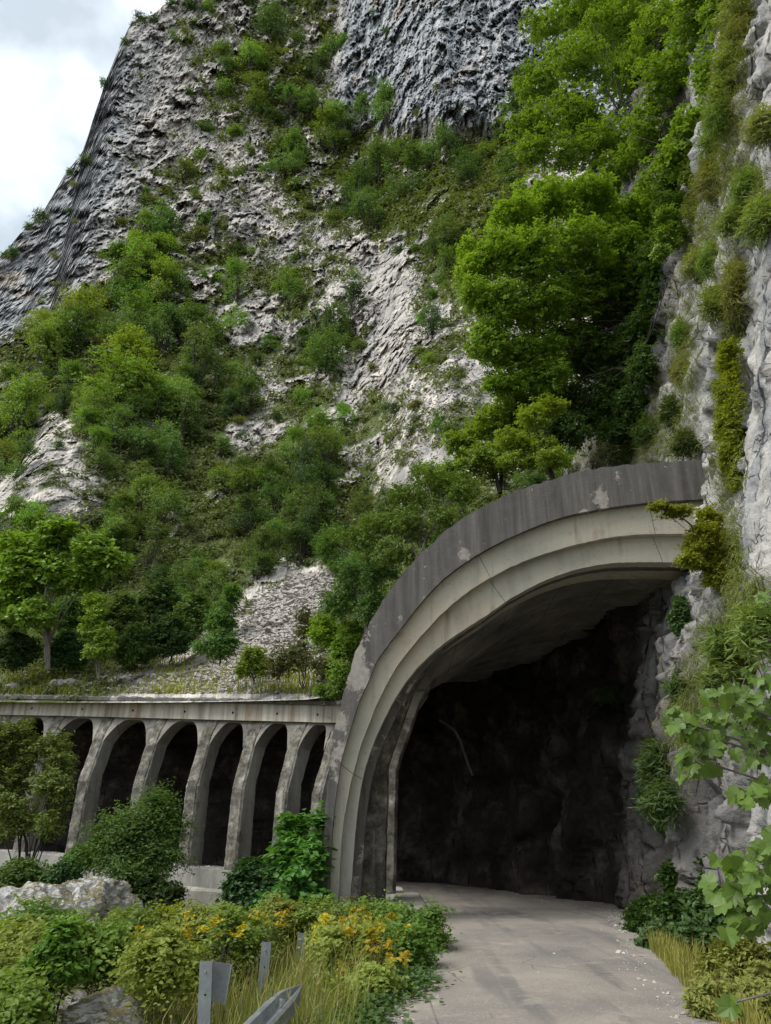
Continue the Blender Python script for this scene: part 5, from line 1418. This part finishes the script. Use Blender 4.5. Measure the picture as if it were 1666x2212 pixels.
for (cx, cy, sx, sy, nl, Y) in CL:
    c = P(cx, cy, Y) - np.array([3.9, 5.2, 0.0])
    tip = c
    st = np.array([0.0, -0.2, max(0.9, c[2] - 0.75)])
    u = np.linspace(0, 1, 7)[:, None]
    stemb.tube((1 - u) ** 2 * st + 2 * u * (1 - u) * (st * 0.4 + tip * 0.6 + np.array([0, 0, 0.10])) + u * u * tip, np.linspace(0.013, 0.005, 7), 6)
    for _ in range(int(nl * 1.9)):
        q = P(cx + fr_.normal(0, sx * 0.5), cy + fr_.normal(0, sy * 0.5), Y + fr_.normal(0, 0.13)) - np.array([3.9, 5.2, 0.0])
        LV, LF = fig_leaf(fr_.uniform(0.045, 0.092), fr_)
        # leaves droop: tip downwards, face towards the light
        down = np.array([fr_.normal(-0.25, 0.5), fr_.normal(-0.15, 0.45), fr_.uniform(-1.0, -0.15)]); down /= np.linalg.norm(down)
        nn = np.array([fr_.normal(-0.35, 0.45), fr_.normal(-0.55, 0.45), fr_.uniform(0.3, 1.0)]); nn -= nn.dot(down) * down; nn /= np.linalg.norm(nn)
        sd = np.cross(down, nn)
        leafb.add(q + LV[:, :1] * sd + LV[:, 1:2] * down + LV[:, 2:] * nn, LF)
        tintl += [fr_.random() ** 2.0 * (3.0 if fr_.random() < 0.2 else 1)] * len(LF)
        stemb.tube([tip * 0.5 + q * 0.5 if np.linalg.norm(tip - q) > 0.12 else tip, q], [0.003, 0.002], 4)
stemb.tube([(0, 0, 0), (0.05, -0.1, 0.9), (0, -0.2, 1.8), (-0.1, -0.3, 2.8), (-0.1, -0.4, 3.3)], [0.06, 0.05, 0.04, 0.025, 0.012], 8)
o = stemb.build("branches", M['palebark'], FIG)
me = leafb.mesh("foliage", M['bigleaf'], face_attrs=dict(tint=tintl, clump=np.zeros(len(leafb.f))))
o = link("foliage", me, FIG); o.color = (0.092, 0.155, 0.030, 1)

# ------------------------------------------------------------------ guardrail remains
def rail_post(x, y, z0, z1, w, rz, tilt, label, plate=False):
    """C-section steel post"""
    r = empty("guardrail_post", (x, y, z0), rz); tag(r, label, "guardrail post", "steel posts of the lost guardrail")
    r.rotation_euler = (tilt[0], tilt[1], rz)
    H = z1 - z0; t = 0.006; d = 0.075
    prof = [(-w / 2, d), (-w / 2, 0), (w / 2, 0), (w / 2, d), (w / 2 - 0.02, d), (w / 2 - 0.02, d - t), (w / 2 - t, d - t), (w / 2 - t, t), (-w / 2 + t, t), (-w / 2 + t, d - t), (-w / 2 + 0.02, d - t), (-w / 2 + 0.02, d)]
    k = len(prof)
    V = [(a, b, -0.5) for a, b in prof] + [(a, b, H) for a, b in prof]
    F = [(i, (i + 1) % k, k + (i + 1) % k, k + i) for i in range(k)] + [tuple(range(k)), tuple(k + i for i in range(k))[::-1]]
    link("post", build_mesh("post", V, F, M['steel']), r)
    b = MB(); th = np.linspace(0, 2 * np.pi, 9)[:-1]
    b.tube([(-0.004, -0.003, H - 0.085), (-0.004, -0.016, H - 0.085)], [0.014, 0.011], 8)
    b.build("bolt", M['steel'], r)
    h = MB(); h.add([(0.004 + 0.011 * math.cos(a), -0.0015, H - 0.275 + 0.011 * math.sin(a)) for a in th], [tuple(range(8))]); h.build("bolt_hole", M['hole'], r)
    if plate:
        p = MB()
        Q = [(0.055, 0.02, H - 0.005), (0.225, 0.08, H - 0.05), (0.175, 0.08, H - 0.375), (0.055, 0.02, H - 0.335)]
        p.add(Q + [(a, b_ + 0.006, c) for a, b_, c in Q], [(0, 3, 2, 1), (4, 5, 6, 7), (0, 1, 5, 4), (1, 2, 6, 5), (2, 3, 7, 6), (3, 0, 4, 7)])
        Q = [(0.225, 0.08, H - 0.05), (0.235, 0.04, H - 0.055), (0.185, 0.04, H - 0.375), (0.175, 0.08, H - 0.375)]
        p.add(Q + [(a + 0.005, b_, c) for a, b_, c in Q], [(0, 1, 2, 3), (7, 6, 5, 4), (0, 4, 5, 1), (1, 5, 6, 2), (2, 6, 7, 3), (3, 7, 4, 0)])
        p.build("spacer_bracket", M['steel'], r)
    return r
def post_at(xl, xr, ytop, w, rz, tilt, label, plate=False):
    zc = w / ((xr - xl) * S_D / 740.0)                       # camera depth from the width
    p = CAM + ray((xl + xr) / 2, ytop) * zc
    z0 = float(ground_z(np.array([p[0]]), np.array([p[1]]))[0])
    rail_post(p[0], p[1], z0, p[2], w, rz, tilt, label, plate)
    return p
post_at(441, 468, 2077, 0.12, R(4), (0, R(-2.5), 0), "tall steel guardrail post with a bolted bracket plate", True)
post_at(560.5, 581, 2036, 0.12, R(6), (0, R(2.5), 0), "short steel guardrail post between the bracket post and the portal")
post_at(642, 660, 2016, 0.12, R(8), (0, R(1.5), 0), "far steel guardrail post half buried in dry stalks")
# fallen W-beam
A_ = P(652, 2128, 8.3); B_ = P(500, 2290, 6.1)
A_[2] = max(A_[2], 0.1)
prof = [(-0.155, 0.0), (-0.135, 0.012), (-0.10, 0.075), (-0.062, 0.083), (-0.03, 0.025), (0.0, 0.004), (0.03, 0.025), (0.062, 0.083), (0.10, 0.075), (0.135, 0.012), (0.155, 0.0)]
ax = (B_ - A_); L_ = np.linalg.norm(ax); ax /= L_
sd = np.array([0.80, -0.40, -0.30]); sd -= sd.dot(ax) * ax; sd /= np.linalg.norm(sd)
nr = np.cross(ax, sd); nr = nr if nr[2] > 0 else -nr
V = []; F = []; NSg = 16
for i in range(NSg):
    c = A_ + ax * (L_ * i / (NSg - 1))
    sc = min(0.85, 0.06 + i * 0.17)
    for a, b in prof: V.append(c + sd * a * sc + nr * b * sc)
k = len(prof)
F = [(i * k + j, i * k + j + 1, (i + 1) * k + j + 1, (i + 1) * k + j) for i in range(NSg - 1) for j in range(k - 1)]
V = np.array(V); V2 = V - nr * 0.004
n0 = len(V)
FF = F + [tuple(n0 + q for q in f[::-1]) for f in F]
for j in range(k - 1): FF += [(j, n0 + j, n0 + j + 1, j + 1)]
for i in range(NSg - 1): FF += [(i * k, (i + 1) * k, n0 + (i + 1) * k, n0 + i * k), (i * k + k - 1, n0 + i * k + k - 1, n0 + (i + 1) * k + k - 1, (i + 1) * k + k - 1)]
r = empty("guardrail_beam", A_); tag(r, "fallen corrugated steel guardrail beam lying in the grass", "guardrail beam")
link("rail", build_mesh("rail", np.vstack([V, V2]) - A_, FF, M['steel']), r)
bb = MB(); c = A_ + ax * 0.9 + nr * 0.005
bb.tube([c - A_, c - A_ + nr * 0.06], [0.012, 0.012], 8); bb.tube([c - A_ + nr * 0.06, c - A_ + nr * 0.075], [0.022, 0.022], 6)
bb.build("bolt", M['steel'], r)

# ------------------------------------------------------------------ boulders and loose stones
def stone_mesh(name, size, seed, mat, sub=4, squash=(1, 1, 1), rough=0.35):
    import bmesh
    bm = bmesh.new(); bmesh.ops.create_icosphere(bm, subdivisions=sub, radius=1.0)
    v = np.array([q.co for q in bm.verts]); f = [tuple(q.index for q in p.verts) for p in bm.faces]; bm.free()
    sh = seed * 13.7
    _, e1, k1 = voronoi(v * 1.1 + sh)
    d = 1 + rough * fbm(v * 0.9 + sh, 3) + rough * 0.7 * (k1 - 0.5) * smooth(0, 0.3, e1) + rough * 0.35 * fbm(v * 3.0 + sh, 4, ridged=True)
    v = v * d[:, None] * np.array(squash) * size
    return build_mesh(name, v, np.array(f), M[mat], smooth_shade=False)
def stone(name, label, cat, x, y, Y, size, squash, seed, mat='boulder', sub=4, group=None, rough=0.35, p=None):
    q = P(x, y, Y) if p is None else p
    o = link(name, stone_mesh(name, size, seed, mat, sub, squash, rough)); o.location = [float(c) for c in q]
    o.rotation_euler = (0, 0, seed * 1.3)
    return tag(o, label, cat, group)
stone("boulder", "large pale boulder with brown moss below the left columns", "boulder", 175, 1975, 17.0, 0.72, (1.3, 0.9, 0.8), 3, sub=6, rough=0.5)
stone("boulder", "long mossy boulder running out at the left picture edge", "boulder", 40, 1990, 16.3, 0.72, (1.3, 0.9, 0.75), 5, sub=6, rough=0.5)
stone("boulder", "pale broken rock bank in the grass left of the bracket post", "boulder", 225, 2200, 9.2, 0.29, (1.35, 0.9, 0.7), 8, sub=5, rough=0.5)
stone("boulder", "pale stone at the left edge behind the corner bush", "boulder", 15, 2105, 10.6, 0.30, (1.2, 0.9, 0.8), 9, sub=5, rough=0.45)
stone("boulder", "pale rock with a bare top beside the thin sapling", "boulder", 110, 2200, 9.6, 0.34, (1.2, 0.9, 0.8), 12, sub=5, rough=0.45)

# rocks lying on the bench behind the beam
LED = [(155, 1478, 15), (125, 1482, 17), (30, 1487, 13), (98, 1492, 8), (270, 1470, 13), (245, 1478, 10), (305, 1478, 11), (330, 1482, 9), (200, 1480, 8), (360, 1478, 8), (290, 1488, 7), (400, 1486, 7)]
LLB = ["pale wedge-shaped rock standing on the beam edge over the second column", "pointed pale rock left of the wedge-shaped rock on the beam", "flat pale rock near the left end of the beam", "small grey rock low behind the beam cap", "long grey rock among the driftwood on the bench", "flat grey rock behind the third column", "block of grey rock right of the driftwood", "small block beside the yellow weeds on the bench", "little grey stone between the two upright rocks and the driftwood", "little pale stone in the yellow weeds", "tiny stone on the rim of the beam cap", "tiny pale stone at the edge over the fourth column"]
for i, ((x, y, s), lb) in enumerate(zip(LED, LLB)):
    loc, nrm = hill_hit(x, y)
    if loc is None: continue
    o = stone("loose_rock", lb, "rock", 0, 0, 0, s * scale_at(loc), (1.25, 0.9, 0.8), 20 + i, 'stone', 3, "rocks on the gallery bench", 0.5, p=loc)
# driftwood and fallen trunks
LG = [(270, 1480, 310, 1462), (390, 1440, 440, 1410), (400, 1452, 455, 1432), (380, 1465, 430, 1455), (540, 1345, 580, 1330), (560, 1370, 610, 1352)]
LGL = ["short weathered log propped on the rim of the bench", "grey weathered log at the foot of the stone run", "broken log under the longer log on the bench", "thin bleached log in the weeds on the bench", "bleached log lying across the stone run", "lower bleached log on the stone run"]
for (x0, y0, x1, y1), lb in zip(LG, LGL):
    a, _ = hill_hit(x0, y0); b, _ = hill_hit(x1, y1)
    if a is None or b is None: continue
    b = a + (b - a) * min(1, 2.4 / np.linalg.norm(b - a))
    mb = MB(); a = a + [0, 0, .06]; b = b + [0, 0, .08]
    pts = np.array([a + (b - a) * u + np.array([0, 0, 0.06 * math.sin(3 * u)]) for u in np.linspace(0, 1, 6)])
    mb.tube(pts - a, np.linspace(0.09, 0.05, 6), 7)
    o = mb.build("log", M['palebark']); o.location = a; tag(o, lb, "log", "logs on the bench")

# the stone run: countless broken stones, one mass
def scatter_stones(name, spots, seed, kind="stuff"):
    rng = np.random.default_rng(seed)
    base = np.array([(1, 0, 0), (-1, 0, 0), (0, 1, 0), (0, -1, 0), (0, 0, 1), (0, 0, -1)], float)
    tri = np.array([(0, 2, 4), (2, 1, 4), (1, 3, 4), (3, 0, 4), (2, 0, 5), (1, 2, 5), (3, 1, 5), (0, 3, 5)])
    n = len(spots)
    C = np.array([s[0] for s in spots]); S = np.array([s[1] for s in spots])
    V = base[None] * rng.uniform(0.55, 1.2, (n, 6, 1)) * np.array([1.25, 1.0, 0.7]) + rng.normal(0, 0.16, (n, 6, 3))
    a = rng.uniform(0, 6.28, n); ca, sa = np.cos(a), np.sin(a)
    V = np.stack([V[..., 0] * ca[:, None] - V[..., 1] * sa[:, None], V[..., 0] * sa[:, None] + V[..., 1] * ca[:, None], V[..., 2] + 0.25 * V[..., 0]], -1)
    V = V * S[:, None, None] + C[:, None, :]
    F = (tri[None] + 6 * np.arange(n)[:, None, None]).reshape(-1, 3)
    o = link(name, build_mesh(name, V.reshape(-1, 3), F, M['stone'])); return tag(o, kind=kind)
rng = np.random.default_rng(9)
spots = []
for _ in range(8500):
    u = rng.random() ** 0.9
    y = 1455 - 215 * u
    xl = np.interp(y, [1240, 1300, 1400, 1455], [660, 560, 505, 470]); xr = np.interp(y, [1240, 1300, 1400, 1455], [720, 690, 620, 640])
    x = rng.normal((xl + xr) / 2, (xr - xl) * 0.30)
    loc, nrm = hill_hit(x, y)
    if loc is None: continue
    s = scale_at(loc) * rng.gamma(2.0, 1.5); spots.append((loc + [0, 0, s * 0.3], min(s, 0.40)))
for _ in range(4200):
    x = rng.uniform(-10, 730); y = rng.uniform(1455, 1499)
    loc, nrm = hill_hit(x, y)
    if loc is None or rng.random() > (0.25 + 0.75 * math.exp(-((x - 330) / 140) ** 2) + 0.6 * math.exp(-((x - 480) / 60) ** 2)): continue
    s = scale_at(loc) * rng.gamma(1.8, 1.2); spots.append((loc + [0, 0, s * 0.3], min(s, 0.2)))
for _ in range(4500):                                         # the fan running down to the left along the roof
    u = rng.random(); x = 650 - 330 * u + rng.normal(0, 28); y = 1395 + 92 * u ** 0.7 + rng.normal(0, 14)
    if y > 1500: continue
    loc, nrm = hill_hit(x, y)
    if loc is None or loc[1] > 40: continue
    s = scale_at(loc) * rng.gamma(1.9, 1.3); spots.append((loc + [0, 0, s * 0.3], min(s, 0.3)))
for _ in range(2600):                                         # pale rubble in the gully bed
    t = rng.random(); y = 1010 - 320 * t; x = np.interp(y, [690, 800, 900, 1010], [960, 900, 920, 860]) + rng.normal(0, 50)
    loc, nrm = hill_hit(x, y)
    if loc is None: continue
    s = scale_at(loc) * rng.gamma(2.0, 1.1); spots.append((loc + [0, 0, s * 0.2], min(s, 0.8)))
scatter_stones("scree", spots, 31)
# grit and stones along the road edges
spots = []
for _ in range(2600):
    y = rng.uniform(6.5, 24); side = rng.random()
    l = np.interp(y, [4, 7.7, 11.4, 14, 19], [-0.7, -0.1, 0.55, 0.95, 0.9]); r = np.interp(y, [4, 7.7, 11.7, 14.7, 19, 25], [2.6, 2.75, 3.5, 4.2, 5.3, 4.2])
    x = l + abs(rng.normal(0, 0.16)) if side < 0.4 else (r - abs(rng.normal(0, 0.22)) if side < 0.9 else rng.uniform(l, r))
    s = rng.gamma(1.3, 0.0055); spots.append((np.array([x, y, float(road_z(y)) + 0.02 + s * 0.3]), min(s, 0.045)))
scatter_stones("road_gravel", spots, 33)
# rubble on the sill between the columns
spots = []
for _ in range(500):
    s = rng.uniform(COL_S[2], COL_S[-1]); q = at_path(s, rng.uniform(-0.05, 0.6), 0.01); z = rng.gamma(1.6, 0.015)
    spots.append((q + [0, 0, z * 0.3], min(z, 0.09)))
scatter_stones("rubble", spots, 35)

# ------------------------------------------------------------------ grass
def grass_mass(name, pts, h, w, tone, seed, mat='grass', lean=0.35):
    rng = np.random.default_rng(seed); n = len(pts)
    pts = np.asarray(pts); H = (h * rng.uniform(0.5, 1.25, n))[:, None]
    a = rng.uniform(0, 6.28, n); d = np.stack([np.cos(a), np.sin(a), np.zeros(n)], 1); sdv = np.stack([-np.sin(a), np.cos(a), np.zeros(n)], 1) * w
    ln = rng.uniform(0.1, 1.0, n)[:, None] * lean
    up = np.array([0, 0, 1.0])
    b0 = pts - sdv; b1 = pts + sdv
    m = pts + up * H * 0.6 + d * H * ln * 0.4; t = pts + up * H * (1 - 0.3 * ln) + d * H * ln * 1.3
    V = np.stack([b0, b1, m + sdv * 0.8, m - sdv * 0.8, t], 1).reshape(-1, 3)
    k = 5 * np.arange(n)[:, None]
    F = np.concatenate([k + np.array([[0, 1, 2, 3]]), k + np.array([[3, 2, 4, 4]])])
    tn = rng.random(n); cl = np.clip(fbm(pts * 1.2, 2) + 0.3, 0, 1)
    V2 = V; 
    me = build_mesh(name, V2, [tuple(f) if f[2] != f[3] else tuple(f[:3]) for f in F.tolist()], M[mat], face_attrs=dict(tint=np.concatenate([tn, tn]), clump=np.concatenate([cl, cl])))
    o = link(name, me); color(o, tone); return tag(o, kind="stuff")
rng = np.random.default_rng(41)
pts = []
while len(pts) < 7500:
    y = 5.2 + 12 * rng.random() ** 1.3; x = -0.2 - abs(rng.normal(0, 2.4)) + np.interp(y, [5, 8, 11, 14], [-0.3, 0.0, 0.45, 0.7]); 
    if x < -9: continue
    pts.append((x, y, 0))
pts = np.array(pts); pts[:, 2] = ground_z(pts[:, 0], pts[:, 1])
grass_mass("grass", pts, 0.34, 0.006, (0.15, 0.180, 0.050), 42)
pts = []
while len(pts) < 1000:                                        # tall dry stalks standing over the brambles
    y = 7.0 + 6.5 * rng.random(); x = np.interp(y, [7, 10, 13.5], [-0.5, 0.0, 0.2]) - abs(rng.normal(0, 1.6))
    pts.append((x, y, 0))
pts = np.array(pts); pts[:, 2] = ground_z(pts[:, 0], pts[:, 1])
grass_mass("dry_grass", pts, 0.62, 0.0045, (0.26, 0.25, 0.10), 45, lean=0.7)
pts = []
while len(pts) < 2600:
    y = rng.uniform(6.0, 13); r = np.interp(y, [4, 7.7, 11.7, 14.7], [2.75, 2.95, 3.7, 4.3]); pts.append((r + abs(rng.normal(0, 0.3)), y, 0))
pts = np.array(pts); pts[:, 2] = ground_z(pts[:, 0], pts[:, 1])
grass_mass("verge_grass", pts, 0.34, 0.006, (0.20, 0.19, 0.06), 43)
# weeds on the bench: pale yellow-green herbs in drifts
pts = []
for _ in range(9000):
    x = rng.uniform(-20, 740); y = 1500 - 75 * rng.random() ** 1.5
    if rng.random() > 0.16 + 0.5 * math.exp(-((x - 370) / 45) ** 2) + 0.6 * math.exp(-((x - 90) / 60) ** 2) + 0.4 * math.exp(-((x - 640) / 60) ** 2): continue
    loc, nrm = hill_hit(x, y)
    if loc is not None and loc[1] < 36: pts.append(loc)
grass_mass("bench_weeds", pts, 0.30, 0.022, (0.23, 0.26, 0.055), 44)
# creeping ground ivy spilling over the road edge
rng = np.random.default_rng(51)
C = []
for _ in range(3200):
    y = rng.uniform(7.2, 12.5); l = np.interp(y, [4, 7.7, 11.4, 14], [-0.7, -0.05, 0.5, 0.8]); x = l - 0.1 + rng.normal(0, 0.16) + 0.15 * math.sin(y * 2.1)
    C.append((x, y, float(road_z(y)) + 0.02 + abs(rng.normal(0, 0.035))))
C = np.array(C)
V, F = leaf_quads(C, np.tile([0, 0, 1.0], (len(C), 1)), 0.035, 0.75, rng, 0.6)
o = link("ground_ivy", build_mesh("ground_ivy", V, F, M['bigleaf'], face_attrs=dict(tint=rng.random(len(F)) * 0.6, clump=rng.random(len(F)) * 0.5)))
o.color = (0.070, 0.130, 0.040, 1); tag(o, kind="stuff")

# grass and moss hanging in the cracks of the cliff: one mass
rng = np.random.default_rng(61)
ZC = [(1585, 130, 30, 130, 900), (1555, 330, 45, 120, 1100), (1515, 520, 40, 90, 900), (1620, 420, 40, 50, 500), (1480, 760, 25, 120, 800), (1450, 930, 50, 70, 700), (1575, 900, 26, 230, 1000), (1585, 640, 20, 90, 400), (1560, 1440, 50, 90, 900), (1640, 1340, 30, 70, 400), (1300, 980, 120, 30, 700), (1590, 1230, 22, 80, 400), (1490, 1560, 40, 90, 400)]
C = []; D = []
for (x, y, sx, sy, n) in ZC:
    for _ in range(n):
        loc, nrm = cliff_hit(x + rng.normal(0, sx * 0.6), y + rng.normal(0, sy * 0.6))
        if loc is None: continue
        if nrm.dot(CAM - loc) < 0: nrm = -nrm
        C.append(loc + nrm * 0.02); D.append(nrm)
C = np.repeat(np.array(C), 4, 0); D = np.repeat(np.array(D), 4, 0)
C = C + rng.normal(0, 0.05, C.shape)
m_ = len(C); L = rng.uniform(0.10, 0.34, m_)[:, None]
T = D * 0.7 + np.array([0, 0, 0.25]) + rng.normal(0, 0.35, (m_, 3)); T /= np.linalg.norm(T, axis=1)[:, None]
Sd = np.cross(T, rng.normal(0, 1, (m_, 3))); Sd /= np.linalg.norm(Sd, axis=1)[:, None]
mid = C + T * L * 0.55; tipp = C + T * L * 0.95 - np.array([0, 0, 0.55]) * L
V = np.stack([C - Sd * 0.005, C + Sd * 0.005, mid + Sd * 0.005, mid - Sd * 0.005, tipp], 1).reshape(-1, 3)
k_ = 5 * np.arange(m_)[:, None]
F = np.concatenate([k_ + np.array([[0, 1, 2, 3]]), k_ + np.array([[3, 2, 4, 4]])]).tolist()
tn_ = rng.random(m_); cl_ = np.clip(fbm(C * 1.5, 2) + 0.3, 0, 1)
o = link("cliff_grass", build_mesh("cliff_grass", V, [tuple(f) if f[2] != f[3] else tuple(f[:3]) for f in F], M['grass'], face_attrs=dict(tint=np.concatenate([tn_, tn_]), clump=np.concatenate([cl_, cl_]))))
o.color = (0.150, 0.175, 0.055, 1); tag(o, kind="stuff")
